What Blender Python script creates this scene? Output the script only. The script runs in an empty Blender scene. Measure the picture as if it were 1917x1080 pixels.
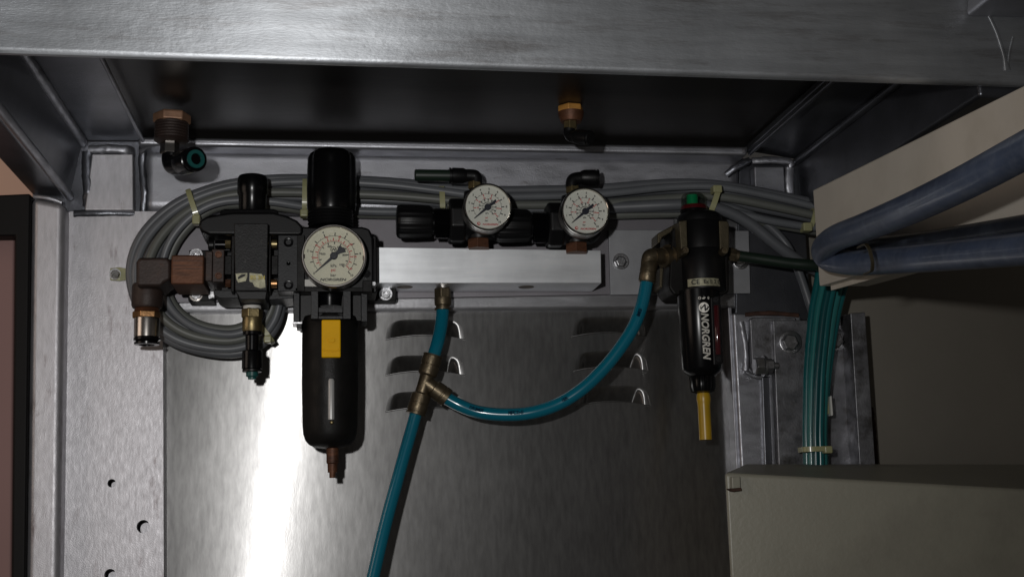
import bpy, bmesh, math, random
from mathutils import Vector, Matrix, noise
random.seed(7)
PI = math.pi
scene = bpy.context.scene
COL = scene.collection

# ---------------------------------------------------------------- camera
F, CX, CY = 2394.0, 958.5, 540.0          # focal length and centre in photo pixels
YC = -1.07                                # camera stands 1.07 m in front of the mounting rail
r_ = Vector((1, 0, 0.1416)).normalized()  # room axes seen from the camera (x right, y down, z forward)
d_ = Vector((-0.1416, 0.1813, 1.0)).normalized()
u_ = d_.cross(r_).normalized()
r_ = u_.cross(d_).normalized()
CAM = Vector((0, YC, 0))

def ray(px, py):
    v = Vector((px - CX, py - CY, F))
    return Vector((v.dot(r_), v.dot(d_), -v.dot(u_)))

def P(px, py, Y=0.0):
    w = ray(px, py)
    return CAM + w * ((Y - YC) / w.y)

def S(px, py, Y=0.0):                     # metres per photo pixel there
    return (P(px + 1, py, Y) - P(px - 1, py, Y)).length / 2

cd = bpy.data.cameras.new('camera')
cam = bpy.data.objects.new('camera', cd)
COL.objects.link(cam)
cd.sensor_width = 36.0
cd.lens = F / 1917.0 * 36.0
cd.clip_start, cd.clip_end = 0.01, 50
right = Vector((r_.x, d_.x, -u_.x)); up = -Vector((r_.y, d_.y, -u_.y)); back = -Vector((r_.z, d_.z, -u_.z))
M = Matrix((right, up, back)).transposed().to_4x4()
M.translation = CAM
cam.matrix_world = M
scene.camera = cam

# ---------------------------------------------------------------- world (dim room) and the camera's flash
w = bpy.data.worlds.new('World'); scene.world = w; w.use_nodes = True
bg = w.node_tree.nodes['Background']
bg.inputs[0].default_value = (1.0, 0.93, 0.86, 1)
bg.inputs[1].default_value = 0.027

def spot(name, loc, target, power, size, blend, radius, color):
    l = bpy.data.lights.new(name, 'SPOT')
    l.energy = power; l.spot_size = math.radians(size); l.spot_blend = blend
    l.shadow_soft_size = radius; l.color = color
    o = bpy.data.objects.new(name, l); COL.objects.link(o)
    o.location = loc
    o.rotation_euler = (Vector(target) - Vector(loc)).to_track_quat('-Z', 'Y').to_euler()
    return o
flash = spot('flash', CAM + Vector((-0.090, 0.0, 0.072)), P(620, 440, 0), 13.5, 84, 1.0, 0.011, (1.0, 0.985, 0.97))
# the lit room behind the doorway on the left
lamp = bpy.data.lights.new('room_lamp', 'AREA'); lamp.shape = 'RECTANGLE'; lamp.size = 0.5; lamp.size_y = 0.8
lamp.energy = 1.8; lamp.color = (1.0, 0.80, 0.66)
lo = bpy.data.objects.new('room_lamp', lamp); COL.objects.link(lo)
lo.location = (-1.0, -0.5, 0.35)
lo.rotation_euler = (Vector((-0.3, 0.04, 0.2)) - lo.location).to_track_quat('-Z', 'Y').to_euler()

scene.view_settings.view_transform = 'Standard'
scene.view_settings.look = 'None'
scene.view_settings.exposure = 0.0
scene.view_settings.gamma = 1.0
scene.render.engine = 'CYCLES'

# ---------------------------------------------------------------- materials
def mat(name, base, metal=0.0, rough=0.5, var=0.0, vscale=60.0, stretch=(1, 1, 1), bump=0.0, bscale=300.0,
        bstretch=None, rvar=0.0, aniso=0.0, arot=0.0, spots=None, coat=0.0, trans=0.0, alpha=1.0, bump2=0.0, b2scale=60., spec=0.5,
        stains=None):
    m = bpy.data.materials.new(name); m.use_nodes = True
    nt = m.node_tree; N = nt.nodes; L = nt.links
    b = N['Principled BSDF']
    b.inputs['Base Color'].default_value = (*base, 1)
    b.inputs['Metallic'].default_value = metal
    b.inputs['Roughness'].default_value = rough
    b.inputs['Anisotropic'].default_value = aniso
    b.inputs['Anisotropic Rotation'].default_value = arot
    b.inputs['Coat Weight'].default_value = coat
    b.inputs['Coat Roughness'].default_value = 0.12
    b.inputs['Specular IOR Level'].default_value = spec
    tc = N.new('ShaderNodeTexCoord')
    def noise_tex(scale, st, detail=4, rg=0.55):
        mp = N.new('ShaderNodeMapping'); mp.inputs['Scale'].default_value = st
        L.new(tc.outputs['Object'], mp.inputs[0])
        n = N.new('ShaderNodeTexNoise'); n.inputs['Scale'].default_value = scale
        n.inputs['Detail'].default_value = detail; n.inputs['Roughness'].default_value = rg
        L.new(mp.outputs[0], n.inputs['Vector'])
        return n.outputs['Fac']
    def ramp(src, lo, hi, c0, c1):
        r = N.new('ShaderNodeValToRGB')
        r.color_ramp.elements[0].position = lo; r.color_ramp.elements[1].position = hi
        r.color_ramp.elements[0].color = (*c0, 1); r.color_ramp.elements[1].color = (*c1, 1)
        L.new(src, r.inputs[0]); return r.outputs['Color']
    col = None
    if var:
        a = tuple(max(0, c * (1 - var)) for c in base); z = tuple(min(1, c * (1 + var)) for c in base)
        col = ramp(noise_tex(vscale, stretch), 0.3, 0.7, a, z)
    def mixin(col, src, other, lo, hi):
        mx = N.new('ShaderNodeMix'); mx.data_type = 'RGBA'
        f = ramp(src, lo, hi, (0, 0, 0), (1, 1, 1))
        L.new(f, mx.inputs['Factor'])
        if col is None: mx.inputs['A'].default_value = (*base, 1)
        else: L.new(col, mx.inputs['A'])
        mx.inputs['B'].default_value = (*other, 1)
        return mx.outputs['Result']
    if spots:                                   # (colour, scale, low, high)
        col = mixin(col, noise_tex(spots[1], stretch, 6, 0.7), spots[0], spots[2], spots[3])
    if stains:
        col = mixin(col, noise_tex(stains[1], stains[4] if len(stains) > 4 else (1, 1, 1), 5, 0.6), stains[0], stains[2], stains[3])
    if col is not None: L.new(col, b.inputs['Base Color'])
    if rvar:
        mr = N.new('ShaderNodeMapRange'); mr.inputs['From Min'].default_value = 0.3; mr.inputs['From Max'].default_value = 0.7
        mr.inputs['To Min'].default_value = max(0.02, rough - rvar); mr.inputs['To Max'].default_value = min(1, rough + rvar)
        L.new(noise_tex(vscale * 1.7, stretch), mr.inputs['Value']); L.new(mr.outputs[0], b.inputs['Roughness'])
    prev = None
    if bump:
        bn = N.new('ShaderNodeBump'); bn.inputs['Strength'].default_value = min(1, bump); bn.inputs['Distance'].default_value = 0.0006 * max(1, bump)
        L.new(noise_tex(bscale, bstretch or (1, 1, 1), 3), bn.inputs['Height']); prev = bn
    if bump2:
        bn = N.new('ShaderNodeBump'); bn.inputs['Strength'].default_value = min(1, bump2); bn.inputs['Distance'].default_value = 0.002 * max(1, bump2)
        L.new(noise_tex(b2scale, (1, 1, 1), 3), bn.inputs['Height'])
        if prev: L.new(prev.outputs[0], bn.inputs['Normal'])
        prev = bn
    if prev: L.new(prev.outputs[0], b.inputs['Normal'])
    return m

MT = {}
def defmat(k, *a, **kw): MT[k] = mat(k, *a, **kw)
defmat('silver_paint', (.38, .385, .415), .86, .44, var=.14, vscale=34, stretch=(.6, 1, 2.5), bump=.28, bscale=900, rvar=.1, bump2=.06, b2scale=45,
       spots=((.2, .19, .19), 55, .62, .74))
defmat('post_paint', (.49, .48, .50), .80, .50, var=.10, vscale=160, stretch=(2.0, 1, .5), bump=.24, bscale=1300, rvar=.06,
       spots=((.25, .22, .225), 60, .58, .74))
defmat('worn_steel', (.25, .25, .265), .85, .46, var=.3, vscale=50, bump=.3, bscale=700, rvar=.12, spots=((.10, .095, .09), 45, .5, .68))
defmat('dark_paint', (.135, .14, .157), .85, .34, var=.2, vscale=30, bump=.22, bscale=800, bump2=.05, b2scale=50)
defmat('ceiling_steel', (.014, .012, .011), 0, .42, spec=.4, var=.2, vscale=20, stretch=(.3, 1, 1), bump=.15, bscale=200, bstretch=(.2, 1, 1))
defmat('plate_grey', (.20, .19, .205), .55, .5, var=.08, vscale=30, bump=.1, bscale=800)
defmat('zinc_plate', (.34, .345, .36), .6, .48, var=.1, vscale=50, bump=.15, bscale=700)
defmat('black_plastic', (.0045, .0045, .005), 0, .40, bump=.1, bscale=900, spec=.28)
defmat('black_gloss', (.003, .003, .0035), 0, .22, spec=.24)
defmat('black_paint', (.006, .0056, .0052), 0, .5, var=.4, vscale=60, bump=.2, bscale=700, spec=.2, rvar=.1, spots=((.03, .028, .025), 200, .66, .8))
defmat('black_worn', (.011, .011, .0115), 0, .5, var=.3, vscale=120, bump=.35, bscale=700, spots=((.075, .072, .065), 170, .62, .78), spec=.3)
defmat('grey_block', (.014, .0145, .016), .1, .45, var=.2, vscale=90, bump=.25, bscale=700, spec=.35, spots=((.09, .09, .09), 240, .68, .76))
defmat('label_worn', (.30, .29, .20), .3, .45, var=.4, vscale=300)
defmat('label_print', (.33, .27, .06), .2, .5, var=.4, vscale=300)
defmat('rust_brass', (.105, .042, .020), .45, .55, var=.35, vscale=90, stretch=(.5, 1, 2), bump=.4, bscale=500, spots=((.03, .014, .01), 70, .55, .7))
defmat('rust_dark', (.034, .021, .017), .25, .55, var=.3, vscale=70, bump=.4, bscale=500, spots=((.07, .03, .015), 60, .6, .75))
defmat('copper', (.40, .22, .10), .9, .36, var=.3, vscale=100, bump=.2, bscale=500)
defmat('nickel', (.48, .45, .42), 1.0, .24, var=.12, vscale=80, spots=((.22, .15, .10), 60, .62, .8))
defmat('brass', (.27, .215, .11), .9, .40, var=.2, vscale=90, bump=.2, bscale=600, rvar=.08)
defmat('bronze', (.15, .12, .078), .85, .42, var=.28, vscale=90, bump=.35, bscale=500, rvar=.08, spots=((.09, .065, .04), 120, .55, .72))
defmat('orange_brass', (.50, .24, .055), .3, .45, var=.25, vscale=80, bump=.3, bscale=500)
defmat('olive_metal', (.085, .07, .042), .6, .5, var=.25, vscale=80, bump=.4, bscale=600)
defmat('steel_bolt', (.42, .42, .43), .95, .34, var=.2, vscale=200, bump=.3, bscale=500)
defmat('chrome', (.56, .54, .50), 1.0, .16)
defmat('gauge_steel', (.30, .29, .275), .9, .3, var=.15, vscale=60)
defmat('dial_cream', (.76, .75, .635), 0, .6, var=.03, vscale=40)
defmat('dial_white', (.70, .71, .68), 0, .6, var=.03, vscale=40)
defmat('ink_black', (.018, .018, .022), 0, .5)
defmat('ink_navy', (.012, .014, .03), 0, .45)
defmat('ink_print', (.002, .02, .04), 0, .7, spec=.05)
defmat('ink_red', (.52, .035, .045), 0, .5)
defmat('ink_white', (.95, .93, .86), 0, .5)
defmat('yellow_plastic', (.78, .42, .001), 0, .55, var=.05, vscale=60, bump=.08, bscale=300, spec=.15)
defmat('yellow_tube', (.40, .24, .010), 0, .35, var=.15, vscale=60)
defmat('blue_tube', (.002, .125, .185), 0, .22, coat=.35)
defmat('green_tube', (.010, .020, .013), 0, .4)
defmat('teal_tube', (.006, .095, .10), 0, .26, var=.12, vscale=40, coat=.25)
defmat('teal_plug', (.008, .075, .07), 0, .4)
defmat('grey_cable', (.098, .103, .112), 0, .45, var=.08, vscale=40)
defmat('grey_cable_pale', (.125, .132, .142), 0, .42, var=.1, vscale=40)
defmat('grey_cable_warm', (.115, .12, .108), 0, .46, var=.08, vscale=40)
defmat('tie_nylon', (.30, .295, .155), 0, .4, var=.1, vscale=80, coat=.3)
defmat('white_tape', (.62, .61, .57), 0, .6)
defmat('beige_paint', (.66, .61, .53), 0, .45, var=.06, vscale=14, bump=.2, bscale=350, spots=((.42, .37, .30), 130, .70, .78), stains=((.53, .48, .40), 9, .5, .75))
defmat('enclosure_paint', (.265, .255, .205), 0, .38, var=.08, vscale=10, bump=.3, bscale=300, spots=((.33, .32, .28), 120, .72, .8), stains=((.19, .18, .145), 8, .5, .75))
defmat('panel_dark', (.24, .22, .185), .35, .5, var=.06, vscale=10, bump=.15, bscale=300)
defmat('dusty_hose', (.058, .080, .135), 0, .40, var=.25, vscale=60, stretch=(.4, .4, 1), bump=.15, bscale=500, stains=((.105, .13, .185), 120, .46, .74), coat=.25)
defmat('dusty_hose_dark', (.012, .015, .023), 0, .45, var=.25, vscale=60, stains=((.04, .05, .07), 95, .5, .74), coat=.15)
defmat('tie_amber', (.03, .024, .012), 0, .4, var=.1)
defmat('teal_tube_pale', (.020, .145, .14), 0, .26, var=.12, vscale=40, coat=.25)
defmat('teal_tube_dark', (.004, .060, .066), 0, .3, var=.12, vscale=40, coat=.2)
defmat('dull_copper', (.27, .15, .09), .4, .5, var=.25, vscale=90, bump=.2, bscale=500)
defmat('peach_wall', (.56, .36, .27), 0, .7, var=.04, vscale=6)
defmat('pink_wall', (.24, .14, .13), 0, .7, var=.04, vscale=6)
defmat('gasket', (.004, .0035, .0035), 0, .6, bump=.2, spec=.2)
defmat('green_lens', (.0, .42, .16), 0, .35)
defmat('red_ring', (.06, .004, .006), 0, .3)
defmat('sight_red', (.05, .008, .010), 0, .08, coat=.5)
defmat('sight_tube', (.46, .46, .45), .25, .35)
defmat('weld', (.42, .42, .44), .9, .28, var=.2, vscale=120, bump=.6, bscale=300)
defmat('rust', (.05, .02, .011), 0, .8, var=.4, vscale=120, bump=.5)

def brushed(name, base, ax, ay, wsharp, wrough, rough, diff, var=.12, vscale=30, stretch=(.3, 1, 2.5), bump=.1, bscale=500, bstretch=(1, 1, 1), spots=None, b2=0, b2scale=60, lean=.0001, smudge=0.0, scratch=None, halo=None):
    """metal brushed along X: its highlights are narrow across and stretched up and down"""
    m = bpy.data.materials.new(name); m.use_nodes = True
    nt = m.node_tree; N = nt.nodes; L = nt.links; N.clear()
    out = N.new('ShaderNodeOutputMaterial')
    tc = N.new('ShaderNodeTexCoord')
    def tex(scale, st, det=4, rg=.55):
        mp = N.new('ShaderNodeMapping'); mp.inputs['Scale'].default_value = st; L.new(tc.outputs['Object'], mp.inputs[0])
        n = N.new('ShaderNodeTexNoise'); n.inputs['Scale'].default_value = scale; n.inputs['Detail'].default_value = det; n.inputs['Roughness'].default_value = rg
        L.new(mp.outputs[0], n.inputs['Vector']); return n.outputs['Fac']
    def ramp(src, lo, hi, c0, c1):
        r = N.new('ShaderNodeValToRGB'); e = r.color_ramp.elements
        e[0].position, e[1].position = lo, hi; e[0].color = (*c0, 1); e[1].color = (*c1, 1); L.new(src, r.inputs[0]); return r.outputs['Color']
    col = ramp(tex(vscale, stretch), .3, .7, [c * (1 - var) for c in base], [min(1, c * (1 + var)) for c in base])
    if spots:
        mx = N.new('ShaderNodeMix'); mx.data_type = 'RGBA'; L.new(ramp(tex(spots[1], stretch, 6, .7), spots[2], spots[3], (0, 0, 0), (1, 1, 1)), mx.inputs['Factor'])
        L.new(col, mx.inputs['A']); mx.inputs['B'].default_value = (*spots[0], 1); col = mx.outputs['Result']
    if scratch:
        mx = N.new('ShaderNodeMix'); mx.data_type = 'RGBA'; L.new(ramp(tex(scratch[0], scratch[1], 6, .7), scratch[2], scratch[2] + .03, (0, 0, 0), (.8, .8, .8)), mx.inputs['Factor'])
        L.new(col, mx.inputs['A']); mx.inputs['B'].default_value = (.9, .9, .9, 1); col = mx.outputs['Result']
    if smudge:                                        # greasy patches and wiped streaks dull the metal
        sm = ramp(tex(11, (1.4, 1, .8), 5, .62), .32, .68, (1 - smudge,) * 3, (1, 1, 1))
        mx = N.new('ShaderNodeMix'); mx.data_type = 'RGBA'; mx.blend_type = 'MULTIPLY'; mx.inputs['Factor'].default_value = 1
        L.new(col, mx.inputs['A']); L.new(sm, mx.inputs['B']); col = mx.outputs['Result']
    bn = N.new('ShaderNodeBump'); bn.inputs['Strength'].default_value = bump; bn.inputs['Distance'].default_value = .0006
    L.new(tex(bscale, bstretch, 3), bn.inputs['Height']); nrm = bn.outputs[0]
    if b2:
        b_ = N.new('ShaderNodeBump'); b_.inputs['Strength'].default_value = b2; b_.inputs['Distance'].default_value = .002
        L.new(tex(b2scale, (1, 1, 1), 3), b_.inputs['Height']); L.new(nrm, b_.inputs['Normal']); nrm = b_.outputs[0]
    geo = N.new('ShaderNodeNewGeometry'); cr = N.new('ShaderNodeVectorMath'); cr.operation = 'CROSS_PRODUCT'
    L.new(geo.outputs['Normal'], cr.inputs[0]); cr.inputs[1].default_value = (lean, 0.0003, 1)
    g = N.new('ShaderNodeBsdfAnisotropic'); al_ = math.sqrt(ax * ay)
    g.inputs['Roughness'].default_value = math.sqrt(al_); g.inputs['Anisotropy'].default_value = 1 - ax / al_
    L.new(cr.outputs[0], g.inputs['Tangent']); L.new(nrm, g.inputs['Normal'])
    g2 = N.new('ShaderNodeBsdfAnisotropic'); g2.inputs['Roughness'].default_value = rough; L.new(nrm, g2.inputs['Normal'])
    df = N.new('ShaderNodeBsdfDiffuse'); L.new(nrm, df.inputs['Normal'])
    def scaled(k):
        v = N.new('ShaderNodeVectorMath'); v.operation = 'SCALE'; L.new(col, v.inputs[0]); v.inputs['Scale'].default_value = k; return v.outputs[0]
    L.new(scaled(wsharp), g.inputs['Color']); L.new(scaled(wrough), g2.inputs['Color']); L.new(scaled(diff), df.inputs['Color'])
    a1 = N.new('ShaderNodeAddShader'); a2 = N.new('ShaderNodeAddShader')
    L.new(g.outputs[0], a1.inputs[0]); L.new(g2.outputs[0], a1.inputs[1]); L.new(a1.outputs[0], a2.inputs[0]); L.new(df.outputs[0], a2.inputs[1])
    last = a2
    if halo:                                          # coarser brushing: (across, along, weight)
        g3 = N.new('ShaderNodeBsdfAnisotropic'); a_ = math.sqrt(halo[0] * halo[1])
        g3.inputs['Roughness'].default_value = math.sqrt(a_); g3.inputs['Anisotropy'].default_value = 1 - halo[0] / a_
        L.new(cr.outputs[0], g3.inputs['Tangent']); L.new(nrm, g3.inputs['Normal']); L.new(scaled(halo[2]), g3.inputs['Color'])
        last = N.new('ShaderNodeAddShader'); L.new(a2.outputs[0], last.inputs[0]); L.new(g3.outputs[0], last.inputs[1])
    L.new(last.outputs[0], out.inputs[0]); MT[name] = m
brushed('stainless', (.56, .555, .55), .013, .45, .24, .085, .40, .012, var=.16, vscale=160, stretch=(1.6, 1, .35), bump=.018, bscale=1300, bstretch=(1, 1, .3), lean=.11, smudge=.22, scratch=(26, (30, 1, .9), .69), halo=(.055, .42, .42))
brushed('beam_paint', (.54, .565, .595), .10, .45, .55, .38, .55, .13, var=.16, vscale=45, bump=.2, bscale=700, bstretch=(.4, 1, 1.8), spots=((.30, .29, .29), 50, .52, .75), b2=.05, b2scale=150, smudge=.25, lean=.09, scratch=(26, (.7, 1, 34), .70))
brushed('rail_paint', (.50, .50, .52), .10, .55, .6, .25, .5, .06, var=.22, vscale=70, stretch=(.3, 1, 2), bump=.25, bscale=700, bstretch=(.5, 1, 1.5), b2=.03)
brushed('aluminium', (.78, .80, .82), .14, .60, 1.0, .30, .50, .12, var=.10, vscale=40, stretch=(.25, 1, 3), bump=.06, bscale=500, bstretch=(.1, 1, 2), spots=((.92, .92, .92), 160, .64, .70), smudge=.25, lean=.09)

def clear_mat(name, fac, tint):
    m = bpy.data.materials.new(name); m.use_nodes = True
    nt = m.node_tree; nt.nodes.clear()
    o = nt.nodes.new('ShaderNodeOutputMaterial'); mx = nt.nodes.new('ShaderNodeMixShader')
    t = nt.nodes.new('ShaderNodeBsdfTransparent'); g = nt.nodes.new('ShaderNodeBsdfGlossy')
    t.inputs[0].default_value = (*tint, 1); g.inputs['Roughness'].default_value = .06
    mx.inputs[0].default_value = fac
    nt.links.new(t.outputs[0], mx.inputs[1]); nt.links.new(g.outputs[0], mx.inputs[2]); nt.links.new(mx.outputs[0], o.inputs[0])
    MT[name] = m
clear_mat('clear_glass', .045, (.98, .98, .96))
clear_mat('clear_plastic', .10, (.62, .66, .62))

# ---------------------------------------------------------------- object helpers
def world_origin(o):
    p = Vector((0, 0, 0))
    while o is not None:
        p = p + o.location; o = o.parent
    return p

def obj(name, bm, m, parent=None, bevel=0.0, seg=2, smooth=True, ang=35, origin=None):
    """link one mesh object; its vertices come in room coordinates"""
    me = bpy.data.meshes.new(name)
    bmesh.ops.recalc_face_normals(bm, faces=bm.faces[:])
    o = bpy.data.objects.new(name, me)
    if parent is not None:
        o.parent = parent; off = world_origin(parent)
    else:
        cs = [v.co for v in bm.verts]
        off = origin if origin is not None else sum(cs, Vector()) / len(cs)
        o.location = off
    bmesh.ops.translate(bm, verts=bm.verts[:], vec=-off)
    bm.to_mesh(me); bm.free()
    me.materials.append(MT[m])
    if smooth:
        for p in me.polygons: p.use_smooth = True
        me.set_sharp_from_angle(angle=math.radians(ang))
    if bevel:
        md = o.modifiers.new('bevel', 'BEVEL'); md.width = bevel; md.segments = seg
        md.limit_method = 'ANGLE'; md.angle_limit = math.radians(40); md.harden_normals = bool(smooth)
    COL.objects.link(o)
    return o

def tag(o, label, cat, group=None, kind=None):
    o['label'] = label; o['category'] = cat
    if group: o['group'] = group
    if kind: o['kind'] = kind
    return o

def thing(name, label, cat, loc, group=None):
    o = bpy.data.objects.new(name, None); o.empty_display_size = 0.01
    COL.objects.link(o); o.location = loc
    return tag(o, label, cat, group)

def struct(o): o['kind'] = 'structure'; return o

def add_box(bm, c, sx, sy, sz, rot=None):
    vs = []
    for x in (-1, 1):
        for y in (-1, 1):
            for z in (-1, 1):
                v = Vector((x * sx / 2, y * sy / 2, z * sz / 2))
                if rot: v = rot @ v
                vs.append(bm.verts.new(Vector(c) + v))
    for f in ((0, 1, 3, 2), (4, 6, 7, 5), (0, 4, 5, 1), (2, 3, 7, 6), (0, 2, 6, 4), (1, 5, 7, 3)):
        bm.faces.new([vs[i] for i in f])
    return bm

def boxpx(x0, y0, x1, y1, Yf, Yb, bm=None):
    """box whose front face covers the photo rectangle at depth Yf, reaching back to Yb"""
    bm = bm or bmesh.new()
    cx, cy = (x0 + x1) / 2, (y0 + y1) / 2
    a = P(x0, cy, Yf); b = P(x1, cy, Yf); t = P(cx, y0, Yf); q = P(cx, y1, Yf)
    return add_box(bm, ((a.x + b.x) / 2, (Yf + Yb) / 2, (t.z + q.z) / 2), abs(b.x - a.x), abs(Yb - Yf), abs(t.z - q.z))

def prism(pts, Yf, Yb, bm=None):
    """polygon of photo points at depth Yf pushed straight back to Yb"""
    bm = bm or bmesh.new()
    fr = [P(x, y, Yf) for x, y in pts]
    vf = [bm.verts.new(p) for p in fr]; vb = [bm.verts.new((p.x, Yb, p.z)) for p in fr]
    bm.faces.new(vf); bm.faces.new(vb[::-1])
    n = len(pts)
    for i in range(n):
        bm.faces.new((vf[i], vb[i], vb[(i + 1) % n], vf[(i + 1) % n]))
    return bm

def quad3(ps, bm=None):
    bm = bm or bmesh.new()
    bm.faces.new([bm.verts.new(p) for p in ps]); return bm

def lathe(o, axis, prof, n=40, bm=None, phase=0.0, squash=None):
    """turn profile [(distance, radius)] round an axis; radius 0 closes"""
    bm = bm or bmesh.new()
    axis = Vector(axis).normalized()
    ref = Vector((0, 0, 1)) if abs(axis.z) < .9 else Vector((1, 0, 0))
    e1 = axis.cross(ref).normalized(); e2 = axis.cross(e1)
    rings = []
    for t, r in prof:
        c = Vector(o) + axis * t
        if r <= 1e-6: rings.append([bm.verts.new(c)])
        else:
            rings.append([bm.verts.new(c + (e1 * math.cos(2 * PI * k / n + phase) + e2 * math.sin(2 * PI * k / n + phase)) * r) for k in range(n)])
    for a, b in zip(rings, rings[1:]):
        if len(a) == 1 and len(b) == 1: continue
        for k in range(n):
            k2 = (k + 1) % n
            if len(a) == 1: bm.faces.new((a[0], b[k2], b[k]))
            elif len(b) == 1: bm.faces.new((a[k], a[k2], b[0]))
            else: bm.faces.new((a[k], a[k2], b[k2], b[k]))
    if len(rings[0]) > 1 and prof[0][1] > 0 and prof[0] != prof[-1]: bm.faces.new(rings[0][::-1])
    if len(rings[-1]) > 1 and prof[0] != prof[-1]: bm.faces.new(rings[-1])
    return bm

def vl(px, Y, prof, n=40, bm=None, phase=0.0, s=None):
    """vertical turned piece: prof [(photo y, radius in photo px)] down the axis through px at depth Y"""
    ym = sum(p[0] for p in prof) / len(prof)
    s = s or S(px, ym, Y)
    o = P(px, prof[0][0], Y); x = P(px, ym, Y).x
    o = Vector((x, Y, o.z))
    return lathe(o, (0, 0, -1), [(o.z - P(px, y, Y).z, r * s) for y, r in prof], n, bm, phase)

def hl(py, Y, prof, n=40, bm=None, phase=0.0):
    """level turned piece along X: prof [(photo x, radius px)]"""
    xm = sum(p[0] for p in prof) / len(prof)
    s = S(xm, py, Y); a = P(prof[0][0], py, Y); z = P(xm, py, Y).z
    o = Vector((a.x, Y, z))
    return lathe(o, (1, 0, 0), [(P(x, py, Y).x - o.x, r * s) for x, r in prof], n, bm, phase)

def yl(px, py, Y, prof, n=40, bm=None, phase=0.0):
    """turned piece facing the viewer: prof [(metres back from Y, radius px at Y)]"""
    s = S(px, py, Y)
    return lathe(P(px, py, Y), (0, 1, 0), [(t, r * s) for t, r in prof], n, bm, phase)

def al(p0, p1, prof, n=32, bm=None, phase=0.0):
    """turned piece from p0 to p1: prof [(fraction, radius metres)]"""
    d = p1 - p0
    return lathe(p0, d, [(t * d.length, r) for t, r in prof], n, bm, phase)

def spline(pts, sub=8):
    out = []
    n = len(pts)
    for i in range(n - 1):
        p0 = pts[max(i - 1, 0)]; p1 = pts[i]; p2 = pts[i + 1]; p3 = pts[min(i + 2, n - 1)]
        for k in range(sub):
            t = k / sub
            out.append(0.5 * ((2 * p1) + (p2 - p0) * t + (2 * p0 - 5 * p1 + 4 * p2 - p3) * t * t + (3 * p1 - p0 - 3 * p2 + p3) * t ** 3))
    out.append(pts[-1]); return out

def sweep(path, r, n=16, bm=None, cap=True, wob=0.0, seed=0, flat=None):
    """round section r (number or function of fraction) along a path of points"""
    bm = bm or bmesh.new()
    rings = []; prev = None
    m = len(path)
    for i, p in enumerate(path):
        t = (path[min(i + 1, m - 1)] - path[max(i - 1, 0)]).normalized()
        if prev is None:
            ref = Vector((0, 1, 0)) if abs(t.y) < .9 else Vector((1, 0, 0))
            e1 = (ref - t * ref.dot(t)).normalized()
        else:
            e1 = (prev - t * prev.dot(t)).normalized()
        prev = e1; e2 = t.cross(e1)
        rr = r(i / (m - 1)) if callable(r) else r
        ring = []
        for k in range(n):
            a = 2 * PI * k / n
            q = rr
            if wob: q *= 1 + wob * noise.noise(p * 260 + Vector((seed, math.cos(a) * 1.3, math.sin(a) * 1.3)))
            v = e1 * math.cos(a) * (flat or 1) + e2 * math.sin(a)
            ring.append(bm.verts.new(p + v * q))
        rings.append(ring)
    for a, b in zip(rings, rings[1:]):
        for k in range(n):
            bm.faces.new((a[k], a[(k + 1) % n], b[(k + 1) % n], b[k]))
    if cap: bm.faces.new(rings[0][::-1]); bm.faces.new(rings[-1])
    return bm

def tube(pts, rpx, n=16, sub=8, bm=None, **k):
    """pts [(photo x, photo y, depth)]"""
    ps = [P(*p) for p in pts]
    s = sum(S(*p) for p in pts) / len(pts)
    return sweep(spline(ps, sub), rpx * s, n, bm, **k)

def weld(name, pts, rpx, parent, m='weld', seed=0):
    ps = [P(*p) for p in pts]; s = S(*pts[0])
    return obj(name, sweep(spline(ps, 14), rpx * s, 12, wob=.22, seed=seed, flat=.5), m, parent, ang=80)

def curve_mesh(cu):
    o = bpy.data.objects.new('t', cu); COL.objects.link(o)
    dg = bpy.context.evaluated_depsgraph_get()
    me = bpy.data.meshes.new_from_object(o.evaluated_get(dg))
    bpy.data.objects.remove(o); bpy.data.curves.remove(cu)
    return me

def holed_plate(outline, holes, Yf, depth, bm=None):
    """flat plate with real holes; outline and holes are lists of room points (x, z)"""
    cu = bpy.data.curves.new('t', 'CURVE'); cu.dimensions = '2D'; cu.fill_mode = 'BOTH'; cu.extrude = depth / 2
    for loop in [outline] + holes:
        s = cu.splines.new('POLY'); s.points.add(len(loop) - 1); s.use_cyclic_u = True
        for p, q in zip(s.points, loop): p.co = (q[0], q[1], 0, 1)
    me = curve_mesh(cu)
    bm = bm or bmesh.new()
    b2 = bmesh.new(); b2.from_mesh(me); bpy.data.meshes.remove(me)
    bmesh.ops.transform(b2, matrix=Matrix.Translation((0, Yf + depth / 2, 0)) @ Matrix.Rotation(PI / 2, 4, 'X'), verts=b2.verts[:])
    bmesh.ops.remove_doubles(b2, verts=b2.verts[:], dist=1e-6)
    t = bpy.data.meshes.new('t'); b2.to_mesh(t); b2.free(); bm.from_mesh(t); bpy.data.meshes.remove(t)
    return bm

def circ(px, py, rpx, Y, n=28):
    c = P(px, py, Y); r = rpx * S(px, py, Y)
    return [(c.x + r * math.cos(2 * PI * k / n), c.z + r * math.sin(2 * PI * k / n)) for k in range(n)]

def add_text(bm, s, mtx, size, bold=0.0, shear=0.0, ext=0.0001, wide=1.0, space=1.0):
    cu = bpy.data.curves.new('t', 'FONT'); cu.body = s; cu.size = size; cu.align_x = 'CENTER'; cu.align_y = 'CENTER'
    cu.extrude = ext; cu.offset = bold * size; cu.shear = shear; cu.resolution_u = 3; cu.space_character = space
    me = curve_mesh(cu)
    me.transform(mtx @ Matrix.Diagonal((wide, 1, 1, 1)))
    bm.from_mesh(me); bpy.data.meshes.remove(me)
    return bm

FACE = Matrix.Rotation(PI / 2, 4, 'X')      # text plane turned to face the viewer
def text_at(bm, s, c, size, rot=0.0, **k):
    return add_text(bm, s, Matrix.Translation(c) @ FACE @ Matrix.Rotation(rot, 4, 'Z'), size, **k)

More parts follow.
